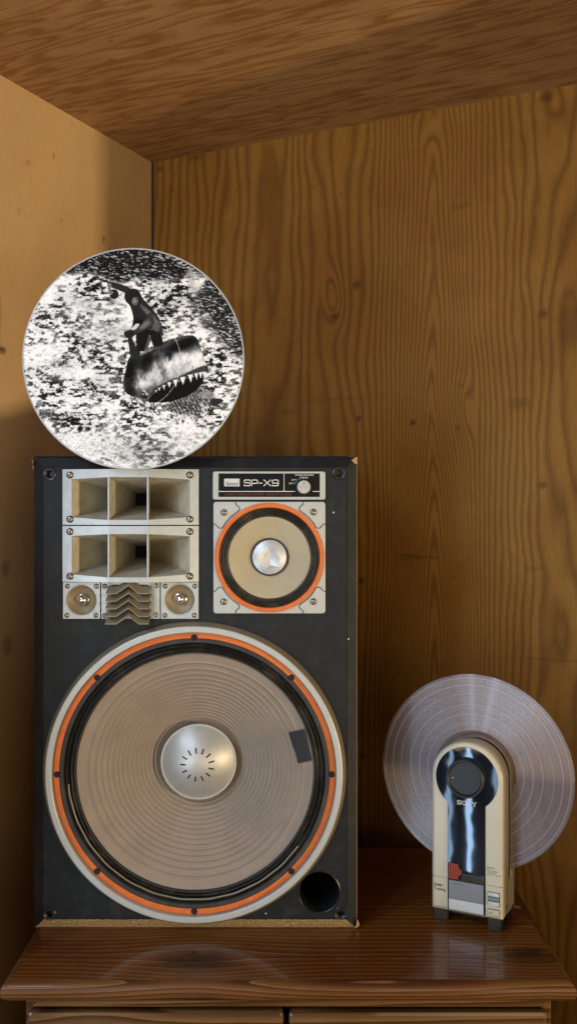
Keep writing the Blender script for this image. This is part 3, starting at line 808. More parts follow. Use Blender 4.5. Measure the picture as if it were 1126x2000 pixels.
mb = MB(); c = (X(593), 0, Z(951.5)); mb.lathe([(L(16.6), .0016), (L(16.6), .0040), (L(15.8), .0046), (L(13.8), .0042), (L(13.8), .002)], c, 48); mb.build('dial_ring', M['black'], t, .9)
mb = MB(); mb.lathe([(L(13), .0030), (L(13), .0100), (L(12.2), .0112), (.0001, .0113)], c, 48); kb = mb.build('knob', M['silver'], t, .7)
mb = MB(); mb.prism([(c[0]-L(12.4), c[2]-L(.5)), (c[0]+L(12.4), c[2]-L(2)), (c[0]+L(12.4), c[2]+L(0)), (c[0]-L(12.4), c[2]+L(1.8))], -.0135, -.0110); mb.build('grip_bar', M['silver'], kb)
mb = MB(); mb.box(c[0]-L(.5), c[0]+L(.5), -.0116, -.0111, c[2]+L(4), c[2]+L(10.5)); mb.build('pointer', M['ink'], kb)

# ---- woofer
t = bpy.data.objects.new('woofer', None); C.objects.link(t); t.parent = SP; t.empty_display_size = .02
wc = (wx, 0, wz)
mb = MB(); mb.lathe([(.2192, .0142), (.2178, .0150), (.2108, .0148), (.2098, .0140), (.2092, .004)], wc, 192); mb.build('trim_ring', M['silver'], t, .5)
mb = MB(); mb.lathe([(.2250, -.0002), (.2250, .0030), (.2235, .0060), (.2192, .0142)], wc, 192); mb.build('outer_lip', M['lip'], t, .9)
mb = MB(); mb.lathe([(.1885, .0052), (.1878, .0060), (.1868, .0056), (.1862, .0045)], wc, 120, th0=R(185), th1=R(325), fn=lambda r, a: r+.0003*math.sin(a*29)); mb.build('tan_bead', M['lip'], t, 2)  # thin tan arc along the lower part of the surround
mb = MB(); mb.lathe([(.2092, .0060), (.2086, .0072), (.2082, .0074), (.2012, .0074), (.2004, .0066), (.2000, .003)], wc, 192); mb.build('orange_gasket', M['orange'], t, .6)
mb = MB(); mb.lathe([(.2000, .0064), (.1990, .0070), (.1945, .0066), (.1932, .0048), (.1928, -.002)], wc, 160); mb.build('black_gasket', M['gasket'], t, .6)
mb = MB(); P = []
for i in range(60):
    q = i/59; rr_ = .1928 - .0148*q; P.append((rr_, .0010 + .0032*math.sin(q*2*PI*2.0-.8) + .0008*math.sin(q*2*PI*6) - .003*q))
mb.lathe(P, wc, 192, fn=lambda r, a: r + .0001*math.sin(a*23)); mb.build('surround', M['surround'], t, 2)
mb = MB(); P = []; NC = 260
def conew(q):
    base = -.0030 - .086*q**1.18
    rib = 0
    if .12 < q < .90: 
        f = ((q-.12)/.78)**1.25*15; rib = .0021*max(0, math.sin(f*2*PI))**2.5
    return base + rib
for i in range(NC+1):
    q = i/NC; P.append((.1812 - (.1812-.050)*q, conew(q)))
def torn(r, a):
    k = max(0, (r-.1745)/.0055)
    e = 0
    if .9 < a < 2.35: e = .0026*abs(math.sin(a*31)*math.sin(a*13+1)) + .0012*abs(math.sin(a*67))
    if abs(a-1.42) < .035: e -= .002
    return r + k*(-e)
mb.lathe(P, wc, 260, fn=torn); cone = mb.build('cone', M['woofer_cone'], t, 2)
# glue bead where cone meets surround
mb = MB(); mb.lathe([(.1800, -.0030), (.1795, -.0012), (.1775, -.0014), (.1765, -.0032)], wc, 200, fn=lambda r, a: r + .00012*math.sin(a*13)); mb.build('glue_bead', M['black'], t, .9)
mb = MB(); rd = .0596; rd = .0590; P = [(rd-.003, -.086), (rd-.001, -.0640), (rd, -.0620), (rd-.0008, -.0607), (rd-.0026, -.0607), (rd-.0034, -.0620)]
for a in np.linspace(0, 1, 26)[1:]: P.append(((rd-.0034)*(1-a)+.00001, -.0620 + .0235*(1-(1-a)**2)))
mb.lathe(P, wc, 96); dome = mb.build('dome', M['dome'], t, .9)
for k in range(13):
    a = 2*PI*(k+.35)/13 + .05; ra, rb2 = .0178, .0262
    mb = MB(); ca, sa = math.cos(a), math.sin(a)
    def dz(r): return -.0620 + .0235*(1-(r/(rd-.0034))**2)
    for_ = [(ra, -.0011), (rb2, -.0011), (rb2, .0011), (ra, .0011)]
    vs = [(wx + r*ca - q*sa, -(dz(r)+.00035), wz + r*sa + q*ca) for r, q in for_] + [(wx + r*ca - q*sa, -(dz(r)-.001), wz + r*sa + q*ca) for r, q in for_]
    mb.add(vs, [(0,1,2,3), (0,1,5,4), (1,2,6,5), (2,3,7,6), (3,0,4,7)]); mb.build('vent_slot', M['blackmatte'], dome)
# bolt holes
for k in range(8):
    a = k*PI/4; cx, cz = wx + .2030*math.cos(a), wz - .0010 + .2030*math.sin(a)
    mb = MB(); mb.lathe([(.0046, .0062), (.0046, .0082), (.0040, .0086), (.0030, .0080), (.0028, .0076), (.00001, .0075)], (cx, 0, cz), 24); mb.build('bolt_hole', M['blackmatte'], t, .8)
    # flattened tab joining the orange strip's ends
# tape patch lying on the cone
def cone_y(x, z):
    r = math.hypot(x-wx, z-wz); q = (.1812-r)/.1312; q = min(1, max(0, q)); return .0030 + .086*q**1.18
def onto(px, py):
    x, z = X(px), Z(py)
    for it in range(3):
        y = cone_y(x, z); k = (1.449+y)/1.449; x = (X(px)-.139)*k + .139; z = .622 + (Z(py)-.622)*k
    return x, z
mb = MB(); q4 = [onto(*p) for p in ((563, 1430), (594, 1423), (608, 1484), (581, 1490))]; n = 9; vs = []
for j in range(n):
    for i in range(n):
        a, b = i/(n-1), j/(n-1)
        x = (q4[0][0]*(1-a)+q4[1][0]*a)*(1-b) + (q4[3][0]*(1-a)+q4[2][0]*a)*b; z = (q4[0][1]*(1-a)+q4[1][1]*a)*(1-b) + (q4[3][1]*(1-a)+q4[2][1]*a)*b
        if i == 0 and 4 < j < 8: x += .0012
        vs.append((x, cone_y(x, z)-.0030, z))
mb.add(vs, [(j*n+i, j*n+i+1, (j+1)*n+i+1, (j+1)*n+i) for j in range(n-1) for i in range(n-1)]); mb.build('tape_patch', M['tape'], cone)
# ---- wear on the cabinet: lifted vinyl at the top, bare corner chips
mb = MB()
mb.add([(x0-.0068, .004, zt-.0125), (x0-.0085, .006, zt-.0105), (x0-.002, .008, zt-.002), (x0+.004, .010, zt+.0012), (x0+.002, .004, zt-.006), (x0-.001, .002, zt-.0125)], [(0, 1, 2, 4, 5), (2, 3, 4)])
mb.build('peeled_vinyl', M['black'], SP)
mb = MB(); pts = []
for i in range(40):
    q = i/39; x = x0+.002+q*(x1-x0-.004)*.98; h = .0012 + .0014*abs(math.sin(q*9)*math.sin(q*23+1)); pts.append((x, h))
vs = [(x, .006, zt-.0005) for x, h in pts] + [(x, .0045, zt+h) for x, h in pts]; n = len(pts)
mb.add(vs, [(i, i+1, n+i+1, n+i) for i in range(n-1)]); mb.build('lifted_edge', M['vinyl'], SP)
mb = MB(); mb.prism([(x1-.0085, zt-.0045), (x1-.0015, zt+.0003), (x1+.0003, zt+.0002), (x1+.0003, zt-.0105), (x1-.003, zt-.0095)], .0015, .0085); mb.build('chipped_corner', M['rawedge'], SP)
mb = MB(); mb.prism([(x1-.003, .001), (x1+.0030, .0045), (x1+.0035, .0075), (x1+.0004, .015), (x1-.0006, .0075)], .0015, .0030); mb.build('torn_flap', M['rawedge'], SP)
mb = MB(); mb.box(x1-.00015, x1+.00035, .0070, .0082, .016, zt-.010); mb.build('worn_edge', M['rawedge'], SP)
mb = MB(); mb.prism([(x0-.0012, zt-.0165), (x0+.0002, zt-.0185), (x0-.0018, zt-.0035), (x0-.0026, zt-.004)], .0042, .0050); mb.build('torn_flap', M['rawedge'], SP)
for (a, b) in ((680, 1248), (651, 1001), (519, 1784)):
    mb = MB(); mb.lathe([(.0012, .0001), (.0007, .0006), (.0001, .0007)], (X(a), 0, Z(b)), 8); mb.build('staple_speck', M['white'], SP, 2)

# ------------------------------------------------------------------ picture disc
def poly_mask(poly, XX, YY):
    inside = np.zeros(XX.shape, bool); n = len(poly); j = n-1
    for i in range(n):
        xi, yi = poly[i]; xj, yj = poly[j]
        c = ((yi > YY) != (yj > YY)) & (XX < (xj-xi)*(YY-yi)/(yj-yi+1e-9)+xi); inside ^= c; j = i
    return inside
def smooth_poly(p, n=6):
    out = []; m = len(p)
    for i in range(m):
        p0, p1, p2, p3 = [np.array(p[(i+k-1) % m], float) for k in range(4)]
        for k in range(n):
            t = k/n; out.append(tuple(.5*((2*p1)+(-p0+p2)*t+(2*p0-5*p1+4*p2-p3)*t*t+(-p0+3*p1-3*p2+p3)*t**3)))
    return out
def paint(N):
    g = np.linspace(30, 1100, N); XX, YY = np.meshgrid(g, g)
    n1 = fbm(XX/21+YY/80, YY/11, 5); n2 = fbm(XX/7+31, YY/5, 4); n3 = fbm(XX/120, YY/90+8, 3); sp = _rs.rand(N, N)
    wsp = fbm(XX/14+fbm(XX/40, YY/40, 2)*6, YY/22, 4); wsp = 1-np.abs(wsp-.5)*6
    dark = np.clip((n1-.465)*6, 0, 1)*(.30+1.1*n2) + .45*np.clip((n2-.51)*6, 0, 1)
    v = 1.0 - 1.0*dark*np.clip(.10+1.9*(fbm(XX/90+7, YY/80, 3)-.22), .12, 1.1) - .12*np.clip((n3-.5)*5, 0, 1) + (sp-.5)*.20 + (n2-.55)*.45 + .15*np.clip(wsp, 0, 1)*dark
    # smoother, whiter water lower down; streaked rings around the middle
    low = np.clip((YY-860)/120, 0, 1); v = v*(1-.5*low) + low*.5*(.80 + (n2-.5)*1.1 + (sp-.5)*.3)
    calm = np.exp(-(((XX-470)/110)**2+((YY-430)/50)**2)); v = v*(1-calm*.8) + calm*.8*.78
    # dark brush along the top and down the right side
    e = fbm(XX/60+3, YY/60, 3)*90
    top = np.clip((175 + e*.9 - YY - np.abs(XX-560)*.10)/45, 0, 1)
    rt = np.clip(((XX-850) - np.abs(YY-300)*.9 + e)/60, 0, 1)
    brush = .05 + .85*np.clip((fbm(XX/22+YY/9, YY/5-XX/14, 5)-.52)*6, 0, 1)*(.5+.5*sp)
    for mk in (top, rt*.85): v = v*(1-mk) + mk*brush
    for (cx, cy, rx, ry, k) in ((735, 330, 45, 35, .65), (300, 410, 60, 40, .4), (240, 590, 70, 40, .4), (250, 850, 70, 30, .6), (580, 1010, 60, 40, .45), (700, 1015, 60, 35, .4), (400, 520, 70, 50, .35), (180, 660, 60, 20, .3), (370, 330, 90, 40, .35), (840, 340, 35, 60, .5)):
        d = np.exp(-(((XX-cx)/rx)**2+((YY-cy)/ry)**2)); v = v*(1-k*d*np.clip((n1+n2-.55)*1.6, 0, 1.3))
    tr = np.exp(-((XX-845-(YY-200)*.12*(YY < 260))/18)**2)*np.clip((300-YY)/60, 0, 1)*np.clip((YY-110)/30, 0, 1); v = v*(1-tr*.8)+tr*.8*.65
    def fill(poly, fn, sm=True, soft=1):
        nonlocal v
        m_ = poly_mask(smooth_poly(poly) if sm else poly, XX, YY).astype(float)
        v = v*(1-m_) + m_*fn
    def ell(cx, cy, rx, ry, ang=0):
        c, s = math.cos(R(ang)), math.sin(R(ang)); a = (XX-cx)*c+(YY-cy)*s; b = -(XX-cx)*s+(YY-cy)*c
        return np.exp(-((a/rx)**2+(b/ry)**2)**2)
    # --- sea beast: head, snout, jaw
    head = [(548, 560), (600, 540), (650, 512), (740, 475), (830, 455), (868, 468), (890, 520), (912, 590), (905, 612), (850, 622), (790, 650), (720, 680), (660, 715), (640, 760), (620, 770), (570, 752), (530, 730), (515, 690), (530, 620)]
    up = (XX-560)*.30 + YY        # runs parallel to the back
    sh = .30 + .42*np.clip((up-600)/60, 0, 1)*np.clip((760-up)/60, 0, 1) + .25*ell(760, 570, 120, 30, -14) + .15*ell(870, 560, 30, 50)
    sh = sh - .35*ell(800, 500, 80, 22, -20) - .34*ell(632, 590, 26, 55, 10) - .4*ell(545, 680, 32, 80) + .18*ell(600, 690, 45, 25) - .2*ell(700, 610, 18, 60, -20) + .30*ell(610, 540, 60, 8, -22) + .1*(n2-.5)
    sh = sh - .4*ell(735, 560, 20, 22, 10) + .35*ell(728, 565, 7, 14)
    sh = sh*(.72+.56*fbm(XX/10, YY/16, 4)) - .25*ell(560, 640, 60, 110)*(.4+n2)
    fill(head, np.clip(sh, .02, .9))
    gum = [(650, 745), (662, 712), (720, 680), (790, 650), (850, 622), (910, 600), (925, 625), (900, 640), (840, 655), (770, 680), (700, 705), (668, 735)]
    fill(gum, .16 + .25*n2)
    mouth = [(650, 750), (668, 733), (700, 706), (770, 682), (840, 658), (900, 642), (890, 690), (850, 730), (790, 765), (700, 778), (655, 772)]
    fill(mouth, .03 + .10*(sp > .97))
    jaw = [(700, 800), (760, 768), (830, 745), (890, 700), (925, 720), (945, 770), (920, 820), (850, 835), (770, 830)]
    fill(jaw, .40 + .9*(n2-.5) + .1*np.sin(XX*.35-YY*.2))
    for (tx, ty, tw, th) in ((905, 632, 9, 32), (888, 634, 9, 30), (868, 638, 9, 32), (840, 645, 13, 38), (803, 657, 14, 36), (768, 670, 12, 34), (738, 682, 9, 26), (712, 696, 7, 22), (690, 708, 6, 16), (675, 720, 5, 12)):
        fill([(tx-tw, ty), (tx+tw, ty-4), (tx+1, ty+th)], .88-.25*np.clip((XX-tx)/tw, 0, 1), False)
    fill([(940, 760), (990, 762), (992, 775), (955, 795), (935, 790)], .25)
    fill([(885, 730), (945, 728), (950, 755), (900, 762)], .55+.3*(n2-.5))
    # fin held by the rider
    fill([(540, 465), (560, 470), (575, 510), (600, 540), (580, 560), (552, 552), (545, 510)], .10+.15*n2)
    # --- rider: trousers, jacket, arms, head
    fill([(585, 440), (640, 425), (640, 470), (622, 525), (588, 528), (580, 490)], .05)
    fill([(640, 430), (690, 440), (706, 480), (704, 500), (665, 508), (650, 470)], .06)
    fill([(640, 455), (652, 470), (634, 522), (618, 526)], .35, False)
    jac = [(535, 255), (560, 232), (590, 240), (612, 280), (650, 320), (690, 375), (702, 410), (700, 445), (670, 435), (645, 425), (600, 430), (560, 430), (565, 370), (548, 310), (525, 275)]
    fill(jac, np.clip(.17 + .28*ell(640, 350, 60, 12, 45) + .22*ell(675, 415, 22, 30) + .14*(n2-.5) - .15*ell(590, 395, 30, 25), .03, 1))
    fill([(440, 200), (470, 200), (535, 222), (560, 240), (545, 258), (505, 243), (455, 222)], .22+.2*(n2-.5))
    fill([(540, 432), (600, 410), (630, 360), (655, 340), (662, 385), (640, 418), (600, 440), (560, 462), (542, 468), (524, 450)], .27+.22*ell(620, 405, 30, 14, -35)+.1*(n2-.5))
    fill([(522, 440), (550, 432), (568, 440), (566, 460), (540, 468), (524, 458)], .14)
    fill([(523, 265), (540, 240), (575, 235), (600, 262), (600, 300), (580, 320), (555, 315), (532, 295)], .12+.12*(n2-.5))
    fill([(556, 284), (572, 272), (586, 274), (590, 296), (578, 314), (562, 306)], .36 + .18*ell(572, 290, 12, 18)-.2*ell(560, 285, 5, 3)-.2*ell(580, 280, 5, 3)-.18*ell(575, 304, 6, 3))
    fill([(455, 240), (485, 238), (495, 262), (480, 280), (455, 272)], .12)
    fill([(443, 205), (462, 210), (458, 235), (470, 248), (455, 262), (445, 235)], .5+.4*(sp-.5))
    fill([(556, 425), (578, 400), (595, 402), (585, 418), (570, 430)], .75)
    # spray at the water line
    for (cx, cy, rx, ry) in ((560, 770, 45, 22), (650, 810, 45, 20), (790, 850, 90, 22), (910, 800, 30, 50), (620, 740, 20, 40)):
        d = ell(cx, cy, rx, ry)*((fbm(XX/7+9, YY/9, 3) > .5).astype(float)); v = v*(1-d*.9) + d*.9*(.6+.35*sp)
        d = ell(cx, cy+8, rx, ry)*((fbm(XX/8+40, YY/10, 3) > .60).astype(float)); v = v*(1-d*.8)+d*.06
    # pressed label edge
    rr_ = np.hypot(XX-562, YY-580)
    v = np.where((np.abs(rr_-231) < 1.4) & (((XX < 420) & (YY > 350)) | (XX > 690) | (YY > 760)), np.maximum(v, .72), v)
    return np.clip(v, .01, .95), XX, YY
NP = 460
v, XX, YY = paint(NP)
DR = .1515*1.088      # radius of the disc
pdx, pdy = -.2265*1.0, 1.4185   # stands on the bulging edge of the upper horn
cy_z = .0
px_c, py_c = 260.5, 701.0
DY = 1.4225
DX = (px_c-563)/F*DY; DZ = (1000-py_c)/F*DY; DR = 216.5/F*DY
disc = tag(empty('picture_disc', (DX, DY, DZ-DR)), 'black and white picture disc of a rider on a toothed beast, standing above the loudspeaker', 'record')
co = np.stack([(XX.ravel()-565)/532*DR, np.full(XX.size, -.00095), DR-(YY.ravel()-568)/532*DR], 1)
inside = (np.hypot(co[:,0], co[:,2]-DR) < DR*.9995)
idx = -np.ones(XX.size, int); 
a = (np.arange(NP-1)[:,None]*NP + np.arange(NP-1)[None,:]).ravel(); q = np.stack([a, a+1, a+NP+1, a+NP], 1)
q = q[inside[q].all(1)]; used = np.unique(q); idx[used] = np.arange(len(used)); q = idx[q]
me = bpy.data.meshes.new('printed_face'); me.vertices.add(len(used)); me.vertices.foreach_set('co', co[used].ravel().astype(np.float32))
me.loops.add(q.size); me.loops.foreach_set('vertex_index', q.ravel().astype(np.int32)); me.polygons.add(len(q)); me.polygons.foreach_set('loop_start', np.arange(0, q.size, 4, dtype=np.int32))
me.update(calc_edges=True)
at = me.attributes.new('ink', 'FLOAT', 'POINT'); at.data.foreach_set('value', v.ravel()[used].astype(np.float32))
Mp = NT('picture_print'); ink = Mp.attr('ink').outputs['Fac']
col = Mp.ramp(ink, [(0, (.004, .004, .004)), (.25, (.022, .022, .023)), (.5, (.13, .13, .135)), (.75, (.50, .50, .51)), (1, (.86, .86, .87))])
Mp.l(col, Mp.b.inputs['Base Color']); Mp.b.inputs['Roughness'].default_value = .6; Mp.b.inputs['Specular IOR Level'].default_value = .03
M['print'] = Mp.m
link_mesh('printed_face', me, M['print'], disc)
M['discedge'] = mat('clear_disc_edge', (.35, .35, .36), .25, 0, .1)
mb = MB(); c = (0, 0, DR); mb.lathe([(.0001, -.0009), (DR-.0015, -.0009), (DR, -.0002), (DR+.0002, .0004), (DR-.0006, .0011), (DR-.0018, .0012), (DR-.0022, .0009), (DR-.003, .0008)], c, 200)
mb.build('vinyl_rim', M['discedge'], disc, .9)

# ------------------------------------------------------------------ upright record player
TH = R(-27); CT, ST = math.cos(TH), -math.sin(TH)
tt = tag(empty('record_player', (.2668, 1.46, ZT), TH), 'upright cream record player with glossy black front and round puck', 'record player')
def T(px, py):     # a mark on its front face -> (across, height above the dresser top)
    u = (px-563)/F; a = (1.46*u-.2668)/(CT+ST*u); y = 1.46-a*ST
    return a, (1000-py)/F*y - ZT
HW = .0548; ZB = .018; ZA = .622-.4005; RA = .0548
def arch(hw, zb, za, ra, r=.003, n=40):
    out = []
    for (cx, cz, a0) in ((-hw+r, zb+r, 180), (hw-r, zb+r, 270)):
        for i in range(5): t_ = R(a0 + 90*i/4); out.append((cx + r*math.cos(t_), cz + r*math.sin(t_)))
    for i in range(n+1): t_ = PI*i/n; out.append((ra*math.cos(t_), za + ra*math.sin(t_)))
    return out
def dplate(name, loops, y0, th, m, par, bev): return plate(name, loops, y0, th, m, par, bev, 4, .9)
dplate('front_housing', [arch(HW, ZB, ZA, RA)], 0, .038, M['cream'], tt, .0050)
dplate('rear_housing', [arch(HW, ZB+.001, ZA, RA)], .0475, .023, M['cream'], tt, .003)
dplate('lower_housing', [rrect(-HW+.0002, HW-.0002, ZB+.0005, .0665, .001)], .032, .022, M['cream'], tt, .0004)
mb = MB(); mb.lathe([(.014, -.0378), (.014, -.0424)], (0, 0, ZA), 32); mb.build('spindle_hub', M['black'], tt)
mb = MB(); mb.lathe([(.048, -.0380), (.048, -.0392), (.001, -.0392)], (0, 0, ZA), 64); mb.build('slot_lining', M['blackmatte'], tt)
dplate('slot_lining', [arch(HW-.0016, .067, ZA, RA-.0016)], .0452, .0024, M['blackmatte'], tt, .0002)
# black panel: circle joined to a strip
rc = .0475; hs = .0290; zb_ = T(914, 1780)[1]
zb_ = .622-.6005
a0 = math.asin(hs/rc); pts = []
for i in range(73):
    t_ = -PI/2 + a0 + (2*PI-2*a0)*i/72; pts.append((rc*math.cos(t_), ZA + rc*math.sin(t_)))
pts = pts + [(-hs, zb_), (hs, zb_)]
dplate('black_panel', [pts], -.0012, .0022, M['gloss'], tt, .0003)
ws = .0262; z1 = .622-.5557; z2 = .622-.5838; z3 = .622-.600
mb = MB(); mb.box(-hs+.0004, ws+.0008, -.0015, -.0008, z1+.0006, z1+.0125); mb.build('tracking_window', M['olive'], tt)
mb = MB(); mb.box(-hs+.0022, ws, -.0022, -.0008, z2+.0004, z1); mb.build('grey_panel', M['greyp'], tt, None, .0002)
mb = MB(); mb.box(-hs+.0022, ws, -.0026, -.0008, z3+.0008, z2); mb.build('silver_panel', M['lightp'], tt, None, .0002)
text('lettering', 'automatic stereo', -.0215, -.004, z1-.0048, z1-.0030, -.00225, M['ink'], tt)
for j in range(8):
    for i in range(9):
        if i > 5 and not (2 <= j <= 5): continue
        if i > 6 + (j in (3, 4)): continue
        x = -hs + .0018 + i*.0026; z = z1 + .0030 + j*.0029
        mb = MB(); mb.add([(x, -.00175, z), (x+.0017, -.00175, z), (x+.0017, -.00175, z+.0019), (x, -.00175, z+.0019)], [(0,1,2,3)])
        o = mb.build('indicator_dot', M['reddot'], tt)
# cover strip behind the dots
mb = MB(); mb.box(-hs+.0006, -hs+.022, -.00160, -.00152, z1+.0022, z1+.026); mb.build('indicator_field', M['nameblack'], tt)
# puck
mb = MB(); c = (0, 0, .622-.3985)
mb.lathe([(0.0294, .0010), (0.0294, .0025), (0.0289, .0100), (0.0278, .0112), (0.0260, .0112), (0.0253, .0104), (0.0242, .0075), (0.0239, .0066), (0.0001, .0064)], c, 72); pk = mb.build('puck', M['puck'], tt, .6)
mb = MB(); mb.lathe([(.0009, .0064), (.0008, .0068), (.0001, .0068)], (-.0195, 0, .622-.3985-.001), 12); mb.build('dot', M['white'], pk)
# lettering SONY with slab serifs
GL = {'S': [[(.95, .72), (.95, 1), (.5, 1.02), (.08, .95), (.05, .62), (.5, .5), (.95, .40), (.92, .05), (.5, -.02), (.05, .02), (.05, .28)]],
      'O': [[(.5, 1.02), (.98, .85), (.98, .15), (.5, -.02), (.02, .15), (.02, .85), (.5, 1.02)]],
      'N': [[(-.08, 1), (.2, 1)], [(.1, 0), (.1, 1)], [(.1, 1), (.88, 0)], [(.88, 0), (.88, 1)], [(.74, 1), (1.04, 1)], [(-.06, 0), (.28, 0)]],
      'Y': [[(-.05, 1), (.3, 1)], [(.1, 1), (.5, .48)], [(.5, .48), (.9, 1)], [(.7, 1), (1.05, 1)], [(.5, 0), (.5, .5)], [(.3, 0), (.7, 0)]]}
ax, az = T(893, 1567); 
mb = MB(); xx = -.0142
for ch in 'SONY':
    for st in GL[ch]: ribbon(mb, rounded([(xx + a*.0064, .622-.4395 + b*.0054 ) for a, b in st], .0016, 4), .00080, -.0013, .0003)
    xx += .0078
mb.build('lettering', M['white'], tt)
# lettering and keys on the cream
z_ = T(862, 1733)[1]
text('lettering', 'Linear', -.0505, -.0375, z_+.0012, z_+.0065, -.0002, M['ink'], tt, 0, .0001, .015)
text('lettering', 'Tracking', -.0505, -.0325, z_-.0062, z_-.0008, -.0002, M['ink'], tt, 0, .0001, .015)
z_ = T(965, 1703)[1]
text('lettering', 'PS-F5', .0312, .0425, z_+.0032, z_+.0062, -.0002, M['ink'], tt)
for k, s_ in enumerate(('stereo music', 'record player', 'direct drive system')):
    text('lettering', s_, .0312, (.047, .0455, .0515)[k], z_-.0004-k*.0030, z_+.0016-k*.0030, -.0002, M['ink'], tt)
def key(z0, z1, m, body):
    mb = MB(); mb.box(.0325, .0505, -.0006, .002, z0-.0006, z1+.0006); mb.build('key_gap', M['ink'], tt)
    mb = MB(); mb.box(.0332, .0498, -.0026, .001, z0, z1); k = mb.build('key', m, tt, None, .0005)
    if body: text('symbol', body, .0355, .0355+.0026*len(body), z0+.0012, z0+.0042, -.0027, M['ink'], k)
zk = lambda py: T(966, py)[1]
key(zk(1751), zk(1744), M['lightp'], 'A'); key(zk(1759.5), zk(1752.8), M['greyp'], ''); key(zk(1769), zk(1761.5), M['lightp'], 'V'); key(zk(1786.5), zk(1777), M['cream'], 'VY')
mb = MB(); mb.box(-.0545, -hs-.0008, -.00012, .001, .622-.5545, .622-.5541); mb.box(hs+.0008, .0545, -.00012, .001, .622-.5545, .622-.5541); mb.build('seam', M['foot'], tt)
mb = MB(); mb.lathe([(.0018, 0), (.0018, .0004), (.0001, .0004)], (0, 0, 0), 12); o = mb.build('side_screw', M['foot'], tt); o.location = (HW+.0001, .020, ZB+.014); o.rotation_euler = (0, 0, R(90))
for (a, y0, y1) in ((-.0525, .003, .022), (.031, .001, .024), (-.0525, .052, .070), (.031, .052, .070)):
    mb = MB(); mb.add([(a, y0, ZB+.003), (a+.021, y0, ZB+.003), (a+.021, y1, ZB+.003), (a, y1, ZB+.003), (a+.001, y0+.002, 0.0003), (a+.019, y0+.002, 0.0003), (a+.019, y1-.001, 0.0003), (a+.001, y1-.001, 0.0003)],
                      [(0,3,2,1),(4,5,6,7),(0,1,5,4),(1,2,6,5),(2,3,7,6),(3,0,4,7)])
    mb.build('foot', M['foot'], tt, None, .001)
mb = MB(); mb.box(-.028, .028, .006, .02, ZB-.004, ZB+.001); mb.build('under_tray', M['black'], tt, None, .001)

# ---- clear record held in the slot
cr = tag(empty('clear_record', (.2668 + ST*.0435, 1.46 + CT*.0435, ZT + ZA - .1508), TH), 'transparent smoky vinyl record held upright in the slot of the cream record player', 'record')
RR = .1508
def record_profile():
    P = [(.0036, .0007)]
    r = .0036
    groove = [.050, .0585, .072, .088, .103, .118, .133, .1435]
    for rr_ in np.linspace(.004, RR-.0004, 420):
        w = .0007
        if rr_ < .050: w = .0009
        for g_ in groove:
            if abs(rr_-g_) < .0006: w -= .00018
        if rr_ > RR-.004: w += .0004*math.sin((rr_-(RR-.004))/.004*PI)
        P.append((rr_, w))
    P.append((RR, .0002)); P.append((RR, -.0002))
    return P
mb = MB()
mb.lathe([(.0036, -.0007), (.0036, .0007), (.048, .0007), (.0484, .00095), (.0490, .00095), (.0494, .0006), (.1462, .0006), (.1468, .0009), (.1490, .0011), (.1504, .0006), (.1508, 0), (.1504, -.0006), (.1490, -.0010), (.1468, -.0008), (.1462, -.0006), (.0036, -.0007)], (0, 0, RR), 256)
Mr = NT('clear_vinyl')
tcn = Mr.n('ShaderNodeTexCoord'); sep = Mr.n('ShaderNodeSeparateXYZ'); Mr.l(tcn.outputs['Object'], sep.inputs[0])
zz_ = Mr.math('SUBTRACT', sep.outputs['Z'], RR)
rad = Mr.math('SQRT', Mr.math('ADD', Mr.math('MULTIPLY', sep.outputs['X'], sep.outputs['X']), Mr.math('MULTIPLY', zz_, zz_)))
# tangent that follows the grooves: (z, 0, -x)
comb = Mr.n('ShaderNodeCombineXYZ'); Mr.l(zz_, comb.inputs[0]); Mr.l(Mr.math('MULTIPLY', sep.outputs['X'], -1), comb.inputs[2])
vt = Mr.n('ShaderNodeVectorTransform', vector_type='VECTOR', convert_from='OBJECT', convert_to='WORLD'); Mr.l(comb.outputs[0], vt.inputs[0])
an = Mr.n('ShaderNodeBsdfAnisotropic'); an.inputs['Color'].default_value = (.85, .80, .80, 1); an.inputs['Roughness'].default_value = .27; an.inputs['Anisotropy'].default_value = .80
nm = Mr.n('ShaderNodeVectorMath', operation='NORMALIZE'); Mr.l(vt.outputs[0], nm.inputs[0]); Mr.l(nm.outputs[0], an.inputs['Tangent'])
trn = Mr.n('ShaderNodeBsdfTransparent'); trn.inputs['Color'].default_value = (.90, .86, .88, 1)
dif = Mr.n('ShaderNodeBsdfDiffuse'); dif.inputs['Color'].default_value = (.50, .42, .40, 1)
tl = Mr.n('ShaderNodeBsdfTranslucent'); tl.inputs['Color'].default_value = (.42, .36, .37, 1)
md = Mr.n('ShaderNodeMixShader'); md.inputs[0].default_value = .4; Mr.l(dif.outputs[0], md.inputs[1]); Mr.l(tl.outputs[0], md.inputs[2])
gl = Mr.n('ShaderNodeBsdfGlossy'); gl.inputs['Roughness'].default_value = .16
# groove bands: fraction of haze varies with radius
rn = Mr.n('ShaderNodeTexNoise', noise_dimensions='1D'); Mr.l(Mr.math('MULTIPLY', rad, 520), rn.inputs['W']); rn.inputs['Scale'].default_value = 1; rn.inputs['Detail'].default_value = 3
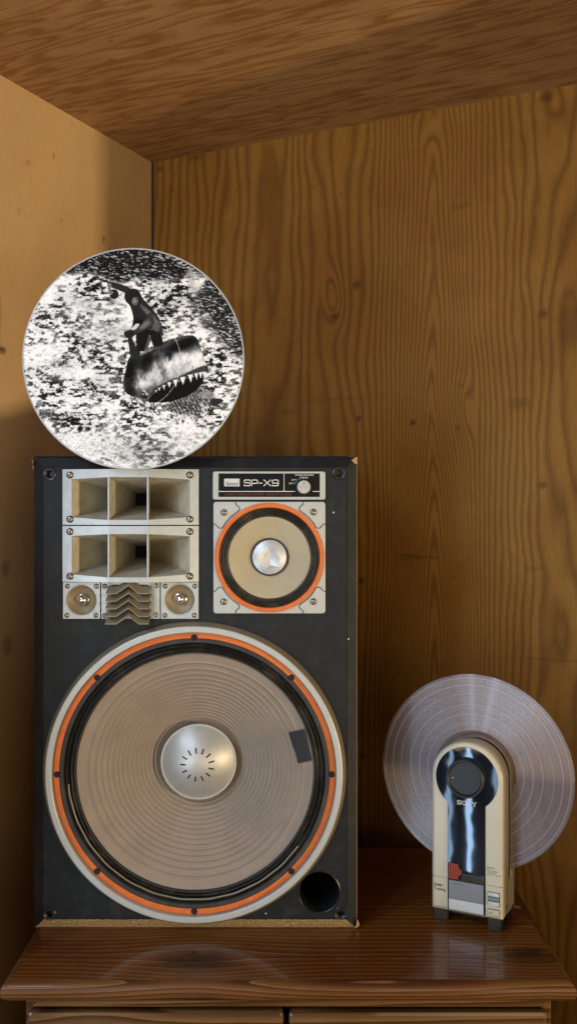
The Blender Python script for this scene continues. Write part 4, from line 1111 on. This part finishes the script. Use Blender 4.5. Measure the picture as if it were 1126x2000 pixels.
# pressed bands: blank gaps between tracks are clearer and catch light differently
gaps = None
for g_, w_ in ((.0500, .0006), (.0640, .0007), (.0760, .0008), (.0890, .0006), (.0905, .0003), (.1040, .0007), (.1200, .0006), (.1335, .0008), (.1450, .0010)):
    d_ = Mr.math('COMPARE', rad, g_, w_); gaps = d_ if gaps is None else Mr.math('ADD', gaps, d_)
inner = Mr.math('GREATER_THAN', rad, .0640)
haze = Mr.math('MULTIPLY_ADD', inner, .82, .18)
haze = Mr.math('MULTIPLY', haze, Mr.math('ADD', Mr.math('MULTIPLY_ADD', rn.outputs['Fac'], .20, .05), Mr.math('MULTIPLY', gaps, .38), clamp=True))
m1 = Mr.n('ShaderNodeMixShader'); Mr.l(haze, m1.inputs[0]); Mr.l(trn.outputs[0], m1.inputs[1]); Mr.l(md.outputs[0], m1.inputs[2])
m2 = Mr.n('ShaderNodeMixShader'); Mr.l(Mr.math('MULTIPLY', Mr.math('MULTIPLY_ADD', inner, .85, .15), Mr.math('MULTIPLY_ADD', rn.outputs['Fac'], .10, .005)), m2.inputs[0]); Mr.l(m1.outputs[0], m2.inputs[1]); Mr.l(an.outputs[0], m2.inputs[2])
fr = Mr.n('ShaderNodeFresnel'); fr.inputs[0].default_value = 1.5
m3 = Mr.n('ShaderNodeMixShader'); Mr.l(Mr.math('MULTIPLY', fr.outputs[0], .22), m3.inputs[0]); Mr.l(m2.outputs[0], m3.inputs[1]); Mr.l(gl.outputs[0], m3.inputs[2])
Mr.l(m3.outputs[0], Mr.out.inputs[0]); M['clear'] = Mr.m
ob_ = mb.build('vinyl', M['clear'], cr)
for f in ob_.data.polygons: f.use_smooth = abs(f.normal.y) < .97

# small paper scrap beside the record player
mb = MB(); mb.add([(0, 0, .0003), (.011, -.004, .0003), (.017, .004, .0006), (.006, .008, .0016)], [(0, 1, 2, 3)]); mb.add([(0, 0, .0006), (.011, -.004, .0006), (.017, .004, .0009), (.006, .008, .0019)], [(0, 1, 2, 3)])
o = mb.build('paper_scrap', M['paper']); d_ = .622*F/(1774-1000); o.location = ((998-563)/F*d_, d_, ZT); tag(o, 'tiny pale paper scrap lying on the dresser top right of the record player', 'scrap')
bpy.context.view_layer.update()
